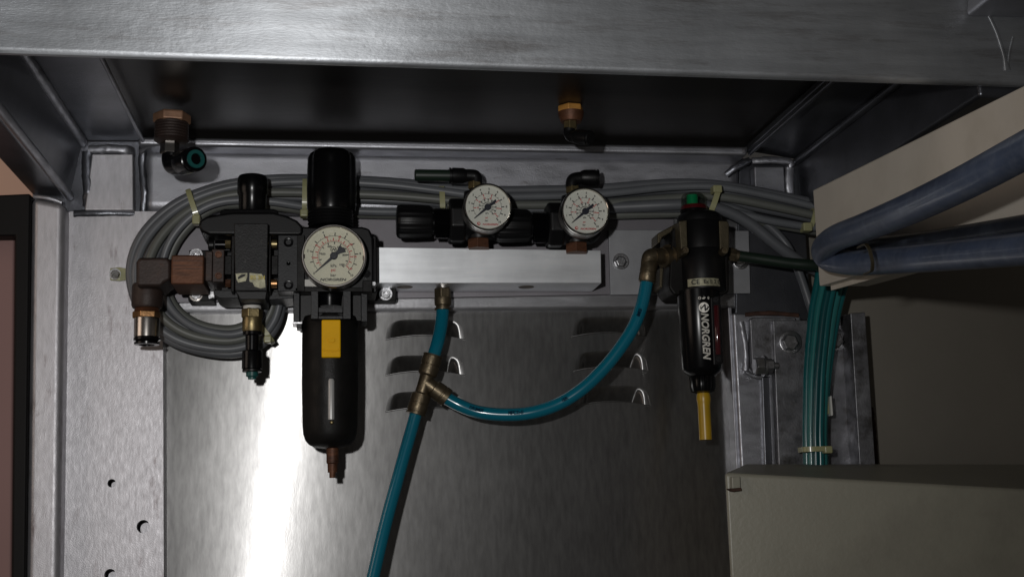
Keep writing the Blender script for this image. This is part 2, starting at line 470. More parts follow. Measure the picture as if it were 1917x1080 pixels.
# ================================================================ setting
# far wall of the lit room on the left, and the door standing in front of it
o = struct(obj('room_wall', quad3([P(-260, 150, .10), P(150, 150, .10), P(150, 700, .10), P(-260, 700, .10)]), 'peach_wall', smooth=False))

# louvred stainless sheet: flat sheet with six real openings, a pressed louvre in each
YS = .012
LOUV = []
for yb in (636, 703, 771):
    LOUV.append((721, 871, yb)); 
for yb, dx in ((631, 0), (695, 4), (760, 8)):
    LOUV.append((1070 + dx, 1210 + dx, yb))
ARCH, HIGH = 8.5, 38.0
def lou_pt(L, u, v):
    x0, x1, yb = L
    slope = .012
    bot = yb - ARCH * (1 - u * u) 
    top = yb - 2 - (HIGH - 2) * max(0.0, 1 - abs(u) ** 5.5) ** .5
    top = min(top, bot)
    return x0 + (x1 - x0) * (u + 1) / 2, bot + (top - bot) * v
holes = []
for L in LOUV:
    us = [-1 + 2 * i / 30 for i in range(31)]
    loop = [lou_pt(L, u, 0) for u in us] + [lou_pt(L, u, 1) for u in us[::-1][1:-1]]
    holes.append([(P(x, y, YS).x, P(x, y, YS).z) for x, y in loop])
ol = [(P(x, y, YS).x, P(x, y, YS).z) for x, y in ((296, 540), (1420, 540), (1420, 1190), (296, 1190))]
sheet = struct(obj('louvred_panel', holed_plate(ol, holes, YS, .0009), 'stainless', smooth=False))
def rim(q): return .017 * q * q if q < 5 else .425 + .17 * (q - 5) + .36 * (q - 5) ** 2   # rolled edge of a louvre, mm
for L in LOUV:
    bm = bmesh.new(); NU, NV = 56, 20
    g = []
    for j in range(NV + 1):
        row = []
        for i in range(NU + 1):
            # crowd samples to the ends
            u = math.sin((i / NU - .5) * PI) * .9995; v = j / NV
            x, y = lou_pt(L, u, v)
            q = 1 - v; r1 = 1.12 * q * q / (q + .12)
            e = min(1.0, rim((1 - abs(u)) * 32.0) / rim(11.0))
            dep = .0155 * e * r1
            p = P(x, y, YS); row.append(bm.verts.new((p.x, YS + .0008 + dep, p.z)))
        g.append(row)
    for j in range(NV):
        for i in range(NU):
            bm.faces.new((g[j][i], g[j][i + 1], g[j + 1][i + 1], g[j + 1][i]))
    o = obj('louvre', bm, 'stainless', sheet, ang=180)
    lip = [P(*lou_pt(L, -1 + 2 * i / 40, 0), YS - .0001) for i in range(41)]
    obj('louvre_lip', sweep(lip, .00055, 8), 'stainless', o, ang=80)

# ceiling sheet
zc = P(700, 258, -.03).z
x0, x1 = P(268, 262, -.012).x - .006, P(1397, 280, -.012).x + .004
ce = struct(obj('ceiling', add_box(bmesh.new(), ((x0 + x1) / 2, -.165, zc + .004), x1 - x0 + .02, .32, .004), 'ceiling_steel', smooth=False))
# dark sheet metal wall to the right of the posts, and the cabinet side behind everything
o = struct(obj('side_wall', prism([(1500, 200), (2700, 200), (2700, 1300), (1500, 1300)], .03, .034), 'panel_dark', smooth=False))

# ================================================================ welded frame
fr = thing('steel_frame', 'silver painted welded steel frame with heavy beam across the top and uprights each side', 'frame', P(620, 420, 0))
def qb(name, pts, Yf, Yb, m, bev, seg=3, parent=fr, label=None):
    o = obj(name, prism(pts, Yf, Yb), m, parent, bevel=bev, seg=seg)
    if label: o['label'] = label
    return o
qb('front_beam', [(-260, -330), (2500, -330), (2500, 178), (-260, 89)], -.335, -.327, 'beam_paint', .0032, 4, label='broad bright beam along the top of the picture')
qb('ceiling_lip', [(258, 256), (1400, 274), (1400, 291), (258, 272)], -.032, -.006, 'silver_paint', .003)
qb('top_rail', [(262, 272), (1388, 288), (1388, 404), (262, 400)], -.012, .03, 'silver_paint', .011, 5)
qb('mounting_rail', [(296, 398), (1420, 404), (1420, 576), (296, 584)], -.001, .03, 'rail_paint', .0035, 3)
qb('mounting_plate', [(310, 404), (1262, 410), (1262, 549), (310, 567)], -.005, -.0012, 'plate_grey', .0006, 2)
# left upright: a tube with three real holes in its face
YP = -.011
ol = [(P(x, y, YP).x, P(x, y, YP).z) for x, y in ((124, 400), (132, 396), (298, 396), (304, 402), (307, 1190), (106, 1190))]
po = obj('post', holed_plate(ol, [circ(209, 904, 8, YP), circ(268, 985, 12.5, YP), circ(206, 1075, 11, YP)], YP, .005), 'post_paint', fr)
bm = prism([(306, 402), (307, 1190), (302, 1190), (300, 402)], YP + .004, .03); prism([(124, 402), (106, 1190), (112, 1190), (130, 402)], YP + .004, .03, bm)
prism([(126, 402), (106, 1190), (307, 1190), (304, 402)], .022, .03, bm)
obj('post_tube', bm, 'post_paint', fr)
# corner of the frame above the left upright
qb('corner_plate', [(172, 288), (249, 288), (250, 394), (158, 394)], -.017, -.004, 'post_paint', .0012, 2)
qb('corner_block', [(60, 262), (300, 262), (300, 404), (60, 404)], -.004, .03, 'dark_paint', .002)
weld('weld_bead', [(166, 281, -.014), (200, 279, -.016), (235, 281, -.016), (249, 284, -.010)], 9, fr, 'silver_paint', 2)
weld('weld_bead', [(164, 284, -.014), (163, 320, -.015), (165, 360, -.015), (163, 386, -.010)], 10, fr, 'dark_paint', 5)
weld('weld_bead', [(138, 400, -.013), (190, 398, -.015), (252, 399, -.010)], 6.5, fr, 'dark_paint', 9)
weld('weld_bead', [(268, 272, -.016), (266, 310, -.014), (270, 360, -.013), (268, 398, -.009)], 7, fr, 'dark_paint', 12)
weld('weld_bead', [(262, 285, -.020), (275, 274, -.026), (290, 270, -.03)], 5, fr, 'silver_paint', 15)
# beams that run towards the viewer along both sides of the ceiling
def depthbar(name, pts, Y0, Y1, m, bev, seg=3):
    ps = [P(x, y, Y0) for x, y in pts]
    bm = bmesh.new()
    a = [bm.verts.new(p) for p in ps]; b = [bm.verts.new((p.x, Y1, p.z)) for p in ps]
    bm.faces.new(a); bm.faces.new(b[::-1])
    for i in range(len(a)):
        j = (i + 1) % len(a); bm.faces.new((a[i], b[i], b[j], a[j]))
    return obj(name, bm, m, fr, bevel=bev, seg=seg)
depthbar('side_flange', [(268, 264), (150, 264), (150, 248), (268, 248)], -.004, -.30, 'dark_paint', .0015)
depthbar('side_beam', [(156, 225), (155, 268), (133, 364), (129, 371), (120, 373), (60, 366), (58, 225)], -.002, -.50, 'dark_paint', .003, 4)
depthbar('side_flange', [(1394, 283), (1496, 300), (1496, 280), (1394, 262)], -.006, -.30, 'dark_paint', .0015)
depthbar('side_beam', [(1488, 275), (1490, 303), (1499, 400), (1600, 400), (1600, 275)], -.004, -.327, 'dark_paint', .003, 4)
depthbar('ceiling_lip', [(1394, 274), (1408, 278), (1404, 288), (1394, 286)], -.02, -.30, 'dark_paint', .001, 3)
def ridge(px, py, Y0, Y1, r, m, seed):          # rounded, thickly painted edge running towards the viewer
    p = P(px, py, Y0); n = 26
    return obj('edge_bead', sweep([p + Vector((0, (Y1 - Y0) * i / n, 0)) for i in range(n + 1)], r, 10, wob=.10, seed=seed), m, fr, ang=80)
ridge(155, 267, -.006, -.30, .0038, 'silver_paint', 3)
ridge(131, 368, -.006, -.50, .0034, 'silver_paint', 6)
ridge(268, 265, -.03, -.30, .0016, 'silver_paint', 8)
ridge(1490, 303, -.008, -.30, .0034, 'dark_paint', 11)
ridge(1404, 288, -.03, -.30, .0018, 'dark_paint', 14)
# inner door frame and its black seal
qb('door_jamb', [(58, 368), (121, 380), (109, 1190), (46, 1190)], -.030, .02, 'post_paint', .006, 5, label='upright of the doorway with a rounded bright edge')
weld('weld_bead', [(64, 368, -.030), (90, 371, -.031), (116, 379, -.030)], 4, fr, 'silver_paint', 21)
qb('door_seal', [(-80, 368), (57, 362), (46, 1190), (20, 1190), (28, 441), (-80, 443)], -.033, -.015, 'gasket', .002, 2)
# right upright with its welded angle and bolted plates
qb('post', [(1372, 585), (1500, 590), (1510, 1000), (1394, 1000)], -.008, .03, 'silver_paint', .0022, 3)
qb('post_edge', [(1363, 575), (1370, 575), (1392, 1000), (1385, 1000)], -.003, .03, 'silver_paint', .0008, 2)
qb('corner_plate', [(1412, 312), (1468, 312), (1472, 392), (1415, 392)], -.016, -.004, 'silver_paint', .0012, 2)
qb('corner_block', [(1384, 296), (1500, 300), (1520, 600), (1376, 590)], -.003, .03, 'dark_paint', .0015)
weld('weld_bead', [(1408, 302, -.012), (1440, 300, -.014), (1476, 303, -.013), (1482, 312, -.012)], 7, fr, 'silver_paint', 31)
weld('weld_bead', [(1478, 315, -.013), (1478, 350, -.013), (1484, 386, -.008)], 9, fr, 'silver_paint', 33)
weld('weld_bead', [(1360, 328, -.014), (1378, 314, -.018), (1404, 300, -.018)], 6.5, fr, 'dark_paint', 36)
weld('weld_bead', [(1388, 282, -.03), (1397, 281, -.034)], 6, fr, 'silver_paint', 38)
weld('weld_bead', [(1388, 602, -.009), (1393, 630, -.010), (1397, 660, -.010), (1397, 694, -.010)], 5, fr, 'silver_paint', 40)
weld('weld_bead', [(1397, 696, -.011), (1420, 706, -.010), (1440, 702, -.010)], 4.5, fr, 'silver_paint', 43)
weld('weld_bead', [(1395, 589, -.009), (1440, 586, -.010), (1495, 590, -.009)], 4, fr, 'rust', 46)
weld('weld_bead', [(1836, 10, -.336), (1875, 16, -.338), (1960, 18, -.336)], 8, fr, 'silver_paint', 50)
weld('weld_bead', [(1846, -6, -.336), (1852, 12, -.338), (1862, 22, -.336)], 10, fr, 'silver_paint', 51)
qb('bracket', [(1862, -60), (1990, -60), (1990, -4), (1858, -8)], -.37, -.335, 'silver_paint', .003)
# paint runs on the beam
bm = tube([(1846, 24, -.3352), (1862, 50, -.3354), (1876, 90, -.3355), (1884, 120, -.3355), (1886, 136, -.3353)], lambda t: 0.0009 * (1 + .8 * (t > .9)), 8, flat=.5) if False else None
ps = spline([P(1850, 26, -.3352), P(1866, 60, -.3353), (P(1879, 100, -.3354)), P(1886, 132, -.3354)], 12)
obj('paint_run', sweep(ps, lambda t: .0012 + .0013 * max(0, t - .75) * 4, 10, flat=.3), 'beam_paint', fr, ang=80)
ps = spline([P(1897, 70, -.3352), P(1890, 100, -.3353), P(1887, 130, -.3354)], 12)
obj('paint_run', sweep(ps, .0008, 10, flat=.3), 'beam_paint', fr, ang=80)
# angle iron and bolted plates on the right
qb('lug_plate', [(1404, 598), (1410, 594), (1490, 594), (1492, 640), (1446, 700), (1418, 700), (1408, 688)], -.016, -.007, 'worn_steel', .001, 2)
qb('angle_plate', [(1447, 599), (1512, 599), (1520, 1000), (1463, 1000)], -.020, -.010, 'worn_steel', .0009, 2)
qb('angle_rib', [(1426, 704), (1440, 704), (1452, 1000), (1436, 1000)], -.012, -.007, 'dark_paint', .0012, 2)
qb('back_plate', [(1505, 590), (1600, 588), (1620, 1000), (1510, 1000)], -.001, .02, 'worn_steel', .001, 2)
qb('edge_plate', [(1592, 586), (1620, 584), (1648, 1000), (1617, 1000)], -.022, .02, 'worn_steel', .0009, 2, label='upright flat bar with a rust streak down its right side')
ps = spline([P(1632, 762, .0297), P(1636, 800, .0297), P(1640, 850, .0297), P(1642, 900, .0297)], 8)
obj('rust_streak', sweep(ps, .0016, 8, wob=.8, flat=.3), 'rust', fr, ang=80)

# door leaf seen through the doorway (pinkish)
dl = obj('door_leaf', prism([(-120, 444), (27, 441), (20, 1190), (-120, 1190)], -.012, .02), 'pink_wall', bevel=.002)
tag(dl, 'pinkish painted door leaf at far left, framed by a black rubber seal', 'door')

# ================================================================ bolts and screws
def hexbolt(name, label, px, py, Y, r, m='steel_bolt', rot=.3, washer=1.35, head=.006, group=None):
    t = thing(name, label, 'bolt', P(px, py, Y), group)
    s = S(px, py, Y)
    if washer:
        obj('washer', yl(px, py, Y - .0016, [(0, r * .6), (0, r * washer * .94), (.0003, r * washer), (.0016, r * washer)], 32), m, t)
    obj('bolt_head', yl(px, py, Y - head, [(0, 0), (0, r * .8), (.0006, r * .92), (.001, r), (head, r)], 6, phase=rot), m, t, smooth=False, bevel=.0003, seg=2)
    bm = bmesh.new()
    for k in range(3):
        a = k * 2.09 + rot
        text_at(bm, '8.8' if k == 0 else '-', P(px + math.cos(a) * r * .4, py - math.sin(a) * r * .4, Y - head - .0001), r * s * .45)
    obj('head_marking', bm, m, t, smooth=False)
    return t
def capscrew(name, label, px, py, Y, r, m='steel_bolt', washer=1.45, head=.005, mw=None, group=None):
    t = thing(name, label, 'screw', P(px, py, Y), group)
    if washer: obj('washer', yl(px, py, Y - .0015, [(0, r * .5), (0, r * washer), (.0015, r * washer)], 32), mw or m, t)
    obj('screw_head', yl(px, py, Y - head, [(.0028, 0), (.0028, r * .5), (.0002, r * .56), (0, r * .62), (0, r * .88), (.0006, r), (head, r)], 32), m, t)
    return t
hexbolt('hex_bolt', 'zinc hex bolt with washer on the plain plate right of the aluminium block', 1163, 489, -.0085, 11, rot=.1)
hexbolt('hex_bolt', 'hex bolt half hidden behind the hose leaving the lubricator on its right', 1387, 489, -.0085, 11, rot=.5)
hexbolt('hex_bolt', 'large hex bolt with wide washer left of the teal tubes', 1481, 640, -.020, 16, rot=.15, washer=1.32, head=.008)
hexbolt('hex_bolt', 'hex bolt mostly hidden behind the teal tubes on their right side', 1566, 636, -.001, 15, rot=.2, head=.02)
# stud with nut pointing sideways out of the lug plate
t = thing('hex_bolt', 'hex bolt lying sideways at the foot of the welded lug plate', 'bolt', P(1430, 685, -.02))
obj('bolt_head', hl(685, -.024, [(1412, 0), (1412, 14), (1414, 17), (1428, 17), (1428, 0)], 6, phase=.2), 'steel_bolt', t, smooth=False, bevel=.0005)
obj('nut', hl(684, -.024, [(1432, 0), (1432, 13), (1446, 13), (1446, 0)], 6, phase=.5), 'steel_bolt', t, smooth=False, bevel=.0004)
obj('washer', hl(685, -.024, [(1428, 0), (1428, 19), (1432, 19), (1432, 0)], 28), 'steel_bolt', t)
obj('shank', hl(684, -.024, [(1446, 0), (1446, 6), (1456, 6), (1456, 0)], 16), 'steel_bolt', t)
# cable clip screwed to the left upright
t = thing('cable_clip', 'nylon cable clip held to the left upright by a small round-head screw', 'clip', P(215, 513, -.012))
obj('strap', prism([(206, 502), (224, 500), (246, 505), (246, 522), (224, 526), (206, 524)], -.014, -.0115), 'tie_nylon', t, bevel=.0005)
obj('screw_head', yl(215, 513, -.019, [(0, 0), (0, 7), (.001, 8.6), (.005, 8.6)], 28), 'chrome', t)
obj('washer', yl(215, 513, -.0150, [(0, 5), (0, 11), (.001, 11)], 28), 'steel_bolt', t)

# plain plate carrying the lubricator
o = obj('lubricator_plate', prism([(1139, 430), (1402, 432), (1405, 549), (1143, 552)], -.0085, -.0052), 'zinc_plate', bevel=.0005)
tag(o, 'plain grey flat plate behind the black lubricator', 'plate')

# ================================================================ gauges
def gauge(parent, cx, cy, R, Yf, depth, big):
    s = S(cx, cy, Yf); c = P(cx, cy, Yf); r = R * s
    def at(x, y, back=0.0): return c + Vector((x * r, back, y * r))
    case = obj('gauge', yl(cx, cy, Yf, [(.004, 0), (.004, R * .9), (.0015, R * .95), (.0025, R * .985), (depth * .75, R * .985), (depth * .9, R * .9), (depth, R * .8), (depth, 0)], 64), 'gauge_steel', parent)
    obj('bezel', yl(cx, cy, Yf, [(.0030, R * .905), (.0004, R * .915), (0, R * .935), (0, R * .965), (.0006, R * .99), (.0015, R), (.005, R), (.006, R * .985)], 72), 'chrome' if not big else 'nickel', case)
    YD = .0028
    obj('dial', yl(cx, cy, Yf + YD, [(0, 0), (0, R * .912), (.0008, R * .912)], 64), 'dial_cream' if big else 'dial_white', case, smooth=False)
    a0 = math.radians(222 if big else 220); sweepa = math.radians(270 if big else 272)
    ink = bmesh.new(); red = bmesh.new()
    def tick(bm, f, r0, r1, wd):
        a = a0 - f * sweepa; d = Vector((math.cos(a), 0, math.sin(a))); n = Vector((-d.z, 0, d.x))
        q = c + Vector((0, YD - .00015, 0))
        bm.faces.new([bm.verts.new(q + (d * k + n * e) * r) for k, e in ((r0, -wd), (r1, -wd), (r1, wd), (r0, wd))])
    def arc(bm, f0, f1, rad, wd):
        q = c + Vector((0, YD - .00012, 0)); K = 60; pv = None
        for i in range(K + 1):
            a = a0 - (f0 + (f1 - f0) * i / K) * sweepa; d = Vector((math.cos(a), 0, math.sin(a)))
            e = (bm.verts.new(q + d * (rad - wd) * r), bm.verts.new(q + d * (rad + wd) * r))
            if pv: bm.faces.new((pv[0], pv[1], e[1], e[0]))
            pv = e
    def num(bm, s_, f, rad, size):
        a = a0 - f * sweepa
        text_at(bm, s_, at(math.cos(a) * rad, math.sin(a) * rad, YD - .0002), size * r, bold=.022)
    if big:
        arc(ink, 0, 1, .645, .0065)
        for i in range(11): tick(ink, i / 10, .645, .75, .015)
        for i in range(10): tick(ink, (i + .5) / 10, .645, .69, .006)
        arc(red, 0, .965, .49, .006)
        for i in range(1, 15): tick(red, i * .965 / 14, .49, .58, .014)
        for i in range(14): tick(red, (i + .5) * .965 / 14, .49, .53, .006)
        arc(ink, 0, 1, .455, .005)
        for i in range(11): tick(ink, i / 10, .385, .455, .015)
    else:
        arc(ink, 0, 1, .575, .006)
        for i in range(11): tick(ink, i / 10, .575, .69, .021)
        for i in range(10): tick(ink, (i + .5) / 10, .575, .615, .008)
        for i in range(1, 8): tick(red, i * 20 / 145, .47, .58, .017)
        arc(ink, .02, 1, .36, .005)
        for i in range(11): tick(ink, i / 10, .28, .37, .022)
    obj('black_scale', ink, 'ink_black', case, smooth=False); obj('red_scale', red, 'ink_red', case, smooth=False)
    ink = bmesh.new(); red = bmesh.new()
    if big:
        for i, n_ in enumerate(('0', '2', '4', '6', '8', '10')): num(ink, n_, i / 5, .81, .095)
        for i in range(1, 8): num(red, str(20 * i), i * .965 / 7, .63, .088)
        for i in range(1, 6): num(ink, str(200 * i), i / 5, .33 if i < 5 else .36, .088)
        text_at(ink, 'kPa', at(-.01, -.30, YD - .0002), .13 * r, bold=.012)
        text_at(red, 'psi', at(-.02, -.43, YD - .0002), .13 * r, bold=.012)
        text_at(ink, 'bar', at(-.02, -.595, YD - .0002), .13 * r, bold=.012)
        text_at(ink, 'NORGREN', at(-.03, -.735, YD - .0002), .115 * r, bold=.03, wide=1.42, shear=.2)
        lg = at(-.01, .21, YD - .0002)
        for ra, wd in ((.088, .008),):
            K = 40
            for i in range(K):
                a, b_ = 2 * PI * i / K, 2 * PI * (i + 1) / K
                ink.faces.new([ink.verts.new(lg + Vector((math.cos(q) * k * r, 0, math.sin(q) * k * r))) for q, k in ((a, ra - wd), (b_, ra - wd), (b_, ra + wd), (a, ra + wd))])
        text_at(ink, 'N', lg, .125 * r, bold=.03, shear=.35)
        for dx in (-.05, .05):
            text_at(ink, '(' if dx < 0 else ')', lg + Vector((dx * r, 0, 0)), .09 * r, bold=.02)
    else:
        for i in range(1, 11): num(ink, str(i), i / 10, .78, .12)
        for i in range(1, 8): num(red, str(20 * i), i * 20 / 145, .40, .085)
        for i in range(1, 11): num(ink, str(100 * i), i / 10, .215, .066)
        text_at(ink, 'kPa', at(-.03, -.25, YD - .0002), .095 * r, bold=.02)
        text_at(red, 'psi', at(-.05, -.43, YD - .0002), .095 * r, bold=.02)
        text_at(ink, 'bar', at(-.06, -.555, YD - .0002), .095 * r, bold=.02)
        text_at(red, 'NORGREN', at(.10, -.715, YD - .0002), .10 * r, bold=.03, wide=1.32, shear=.2)
        lg = at(-.375, -.68, YD - .0002); K = 28; hub = red.verts.new(lg)
        rim = [red.verts.new(lg + Vector((math.cos(2 * PI * i / K) * .07 * r, 0, math.sin(2 * PI * i / K) * .07 * r))) for i in range(K)]
        for i in range(K): red.faces.new((hub, rim[i], rim[(i + 1) % K]))
        wt = text_at(bmesh.new(), 'N', lg + Vector((0, -.00025, 0)), .10 * r, bold=.03, shear=.3)
        obj('emblem_letter', wt, 'ink_white', case, smooth=False)
    obj('black_lettering', ink, 'ink_black', case, smooth=False); obj('red_lettering', red, 'ink_red', case, smooth=False)
    # needle
    a = a0; d = Vector((math.cos(a), 0, math.sin(a))); n = Vector((-d.z, 0, d.x))
    pts = ((.78, -.008), (.78, .008), (.1, .045), (0, .06), (-.12, .05), (-.20, .07), (-.36, .15), (-.42, .02), (-.38, -.02), (-.36, -.13), (-.20, -.07), (-.1, -.05), (0, -.06), (.1, -.045)) if big else \
          ((.75, -.010), (.75, .010), (.12, .055), (-.1, .055), (-.44, .05), (-.47, -.045), (-.1, -.055), (.12, -.055))
    bm = bmesh.new()
    top = [bm.verts.new(c + Vector((0, .0016, 0)) + (d * k + n * e) * r) for k, e in pts]; bot = [bm.verts.new(v.co + Vector((0, .0004, 0))) for v in top]
    bm.faces.new(top); bm.faces.new(bot[::-1])
    for i in range(len(top)): bm.faces.new((top[i], bot[i], bot[(i + 1) % len(top)], top[(i + 1) % len(top)]))
    yl(cx, cy, Yf + .0011, [(0, 0), (0, R * (.10 if big else .12)), (.0004, R * (.118 if big else .14)), (.0017, R * (.118 if big else .14))], 28, bm)
    obj('needle', bm, 'ink_navy', case, smooth=False)
    obj('lens', yl(cx, cy, Yf + .0008, [(0, 0), (0, R * .91)], 48), 'clear_glass', case, smooth=False)
    if big:
        bm = bmesh.new()
        for x in (-.90, .90): add_box(bm, at(x, -.02 if x < 0 else -.06, .001), .035 * r, .0012, .13 * r)
        obj('bezel_notch', bm, 'rust_dark', case, smooth=False)
    return case

# ================================================================ filter regulator with the big gauge
YF = -.058
fl = thing('filter_regulator', 'black filter regulator with large cream gauge, tall knob and long dark bowl', 'filter', P(618, 560, YF))
prof = [(283, 0), (283, 26), (285, 34), (290, 41), (298, 45), (318, 46), (360, 46.5), (388, 45.5), (396, 44), (398, 0)]
kb = vl(621, YF, prof, 72)
zmid = P(621, 340, YF).z; xk = P(621, 340, YF).x; s = S(621, 340, YF)
for v in kb.verts:                                  # finger flats round the knob
    a = math.atan2(v.co.y - YF, v.co.x - xk); rr = math.hypot(v.co.x - xk, v.co.y - YF)
    if rr > 30 * s:
        k = 1 - .07 * max(0, math.cos(3 * a + PI / 2)) ** 6
        v.co.x = xk + (v.co.x - xk) * k; v.co.y = YF + (v.co.y - YF) * k
obj('knob', kb, 'black_gloss', fl, ang=50)
obj('knob_neck', vl(619, YF, [(396, 42)] + [(y, 43 if i % 2 else 40.5) for i, y in enumerate((399, 402, 405, 408, 411, 414, 417, 420, 423))] + [(426, 42), (426, 0)], 56), 'black_plastic', fl)
bd = obj('body', prism([(556, 436), (562, 424), (678, 424), (692, 428), (699, 446), (700, 470), (700, 534), (686, 545), (552, 545), (552, 440)], -.078, -.03), 'black_plastic', fl, bevel=.002)
obj('end_plate', prism([(556, 440), (570, 440), (570, 545), (556, 545)], -.084, -.078), 'black_paint', fl, bevel=.0004)
obj('shoulder', boxpx(676, 440, 706, 548, -.070, -.032), 'black_plastic', fl, bevel=.0015)
obj('body_side', boxpx(548, 438, 560, 545, -.065, -.035), 'black_paint', fl, bevel=.0008)
capscrew('x', 'x', 0, 0, 0, 1) if False else None
obj('clamp_screw', yl(686, 512, -.082, [(.002, 0), (.002, 3.5), (0, 4), (0, 7), (.006, 7.4), (.012, 7.4)], 24), 'black_gloss', fl)
obj('clamp_block', boxpx(679, 525, 697, 546, -.086, -.06), 'black_paint', fl, bevel=.0006)
obj('clamp_nut', yl(700, 531, -.082, [(0, 0), (0, 4), (.001, 5.5), (.012, 5.5)], 6), 'steel_bolt', fl, smooth=False)
obj('white_strip', boxpx(561, 523, 600, 536, -.0805, -.074), 'white_tape', fl, bevel=.0003)
obj('neck_band', boxpx(552, 538, 690, 546, -.082, -.04), 'black_paint', fl, bevel=.0006)
# yoke: two arms with a window between and a slot in the cross bar
YY = -.083
for x0, x1, nm in ((582, 596, 'yoke_arm'), (642, 657, 'yoke_arm')):
    obj(nm, boxpx(x0, 544, x1, 597, YY, -.06), 'grey_block', fl, bevel=.0005)
obj('yoke_bar', boxpx(596, 575, 642, 585, YY, -.06), 'grey_block', fl, bevel=.0005)
obj('yoke_foot', boxpx(596, 591, 642, 597, YY, -.06), 'grey_block', fl, bevel=.0004)
obj('yoke_slot', boxpx(597, 584, 641, 592, YY + .005, -.06), 'black_gloss', fl)
obj('yoke_lip', boxpx(599, 583, 641, 584.6, YY - .0008, -.07), 'grey_block', fl)
obj('sight_dome', vl(618, -.062, [(546, 0), (546, 23), (552, 24), (560, 23), (574, 22), (574, 0)], 32), 'black_gloss', fl)
for x0, x1 in ((549, 561), (676, 688)):
    obj('side_arm', boxpx(x0, 545, x1, 602, -.074, -.05), 'grey_block', fl, bevel=.0006)
obj('side_recess', boxpx(560, 545, 677, 600, -.064, -.04), 'black_plastic', fl)
obj('foot_clip', boxpx(547, 602, 566, 606, -.074, -.055), 'steel_bolt', fl, bevel=.0003)
obj('foot_pin', boxpx(555, 606, 565, 615, -.072, -.058), 'black_plastic', fl, bevel=.0004)
bowl = obj('bowl', vl(618, YF, [(594, 0), (594, 50), (600, 52.5), (640, 53), (720, 53), (795, 51.5), (812, 50), (824, 46), (832, 39), (837, 28), (839, 15), (839, 0)], 72), 'black_paint', fl, ang=60)
s = S(618, 700, YF); yb = YF - 53 * s
lt = obj('latch', boxpx(602, 598, 638, 669, yb - .004, yb + .008), 'yellow_plastic', fl, bevel=.0012, seg=3)
bm = bmesh.new()
prism([(603, 653), (612, 655), (628, 655), (637, 652), (637, 655), (628, 658), (612, 658), (603, 656)], yb - .0048, yb - .003, bm)
prism([(612, 636), (616, 633), (625, 633), (628, 637), (624, 641), (616, 641)], yb - .0048, yb - .003, bm)
obj('latch_ridge', bm, 'yellow_plastic', lt, bevel=.0003)
obj('sight_strip', vl(620, yb + .0010, [(709, 0), (709, 4.5), (713, 6.2), (782, 6.2), (785, 6), (785, 0)], 24), 'sight_tube', fl)
obj('float_ball', yl(621, 790, yb - .0010, [(0, 0), (.0004, 2.4), (.0016, 4), (.004, 4)], 20), 'brass', fl)
bm = bmesh.new()
for i, t_ in enumerate(('MAX', 'CLEAN', 'BOWL', 'WITH', 'SOAP', 'ONLY')):
    pass
for i, t_ in enumerate(('1 CA', 'BOWL', 'P BAR', '7 A', 'C 50', 'DRAIN')):
    text_at(bm, t_, P(619, 677 + i * 5.6, yb - .0001), 5.2 * s)
obj('embossed_lettering', bm, 'black_worn', fl, smooth=False)
obj('drain_valve', vl(622.5, YF, [(836, 0), (836, 11.5), (866, 11.5), (868, 9.5), (884, 9), (884, 6), (894, 6), (894, 0)], 28), 'rust_brass', fl)
gauge(fl, 625, 478.5, 61.5, -.104, .022, True)
obj('gauge_stem', yl(625, 478, -.084, [(0, 16), (.01, 16)], 6), 'brass', fl, smooth=False)

# ================================================================ shut-off valve left of the filter
YV = -.062
va = thing('soft_start_valve', 'black square valve with round flange, worn label and capped stem, left of the big gauge', 'valve', P(470, 480, YV))
obj('stem_cap', vl(473, YV, [(330, 0), (330, 23), (331, 26), (334, 28), (339, 28.8), (363, 28.8), (367, 26.2), (402, 25.6), (402, 0)], 48), 'black_gloss', va)
obj('flange_rim', prism([(412, 394), (420, 391), (512, 391), (521, 394), (522, 404), (411, 404)], -.078, -.03), 'black_gloss', va, bevel=.001)
obj('flange', prism([(371, 424), (374, 412), (386, 405), (412, 400), (436, 397), (512, 397), (536, 403), (556, 412), (567, 424), (567, 437), (560, 441), (392, 439), (378, 434)], -.082, -.03), 'black_plastic', va, bevel=.0022, seg=4)
vb = obj('valve_block', prism([(438, 418), (502, 418), (500, 544), (440, 544)], -.096, -.03), 'black_worn', va, bevel=.0008)
obj('block_foot', prism([(440, 544), (500, 544), (497, 560), (450, 560), (446, 553)], -.090, -.04), 'black_plastic', va, bevel=.0005)
for x0, x1 in ((433, 439), (501, 507)):
    obj('side_plate', boxpx(x0, 441, x1, 546, -.080, -.03), 'black_paint', va, bevel=.0006)
for x0, x1 in ((418, 434), (506, 521)):
    obj('side_web', boxpx(x0, 478, x1, 514, -.070, -.03), 'black_paint', va, bevel=.0008)
    obj('web_back', boxpx(x0 - 2, 446, x1 + 2, 546, -.052, -.02), 'black_plastic', va)
lb = obj('worn_label', prism([(441, 512), (463, 511), (463, 518), (460, 526), (446, 529), (443, 524)], -.0964, -.0958), 'label_worn', va, smooth=False)
prs = obj('label_scrap', prism([(467, 511), (490, 513), (496, 524), (497, 538), (488, 540), (476, 536), (473, 529), (467, 527)], -.0963, -.0958), 'label_worn', va, smooth=False)
bm = bmesh.new(); text_at(bm, 'BS 3H', P(482, 520, -.0968), 11 * S(482, 518, -.096), bold=.03)
obj('label_lettering', bm, 'label_print', prs, smooth=False)
bm = bmesh.new(); prism([(445, 519), (452, 514), (460, 513), (458, 517), (449, 521), (446, 523)], -.0968, -.0962, bm)
obj('label_mark', bm, 'black_worn', lb, smooth=False)
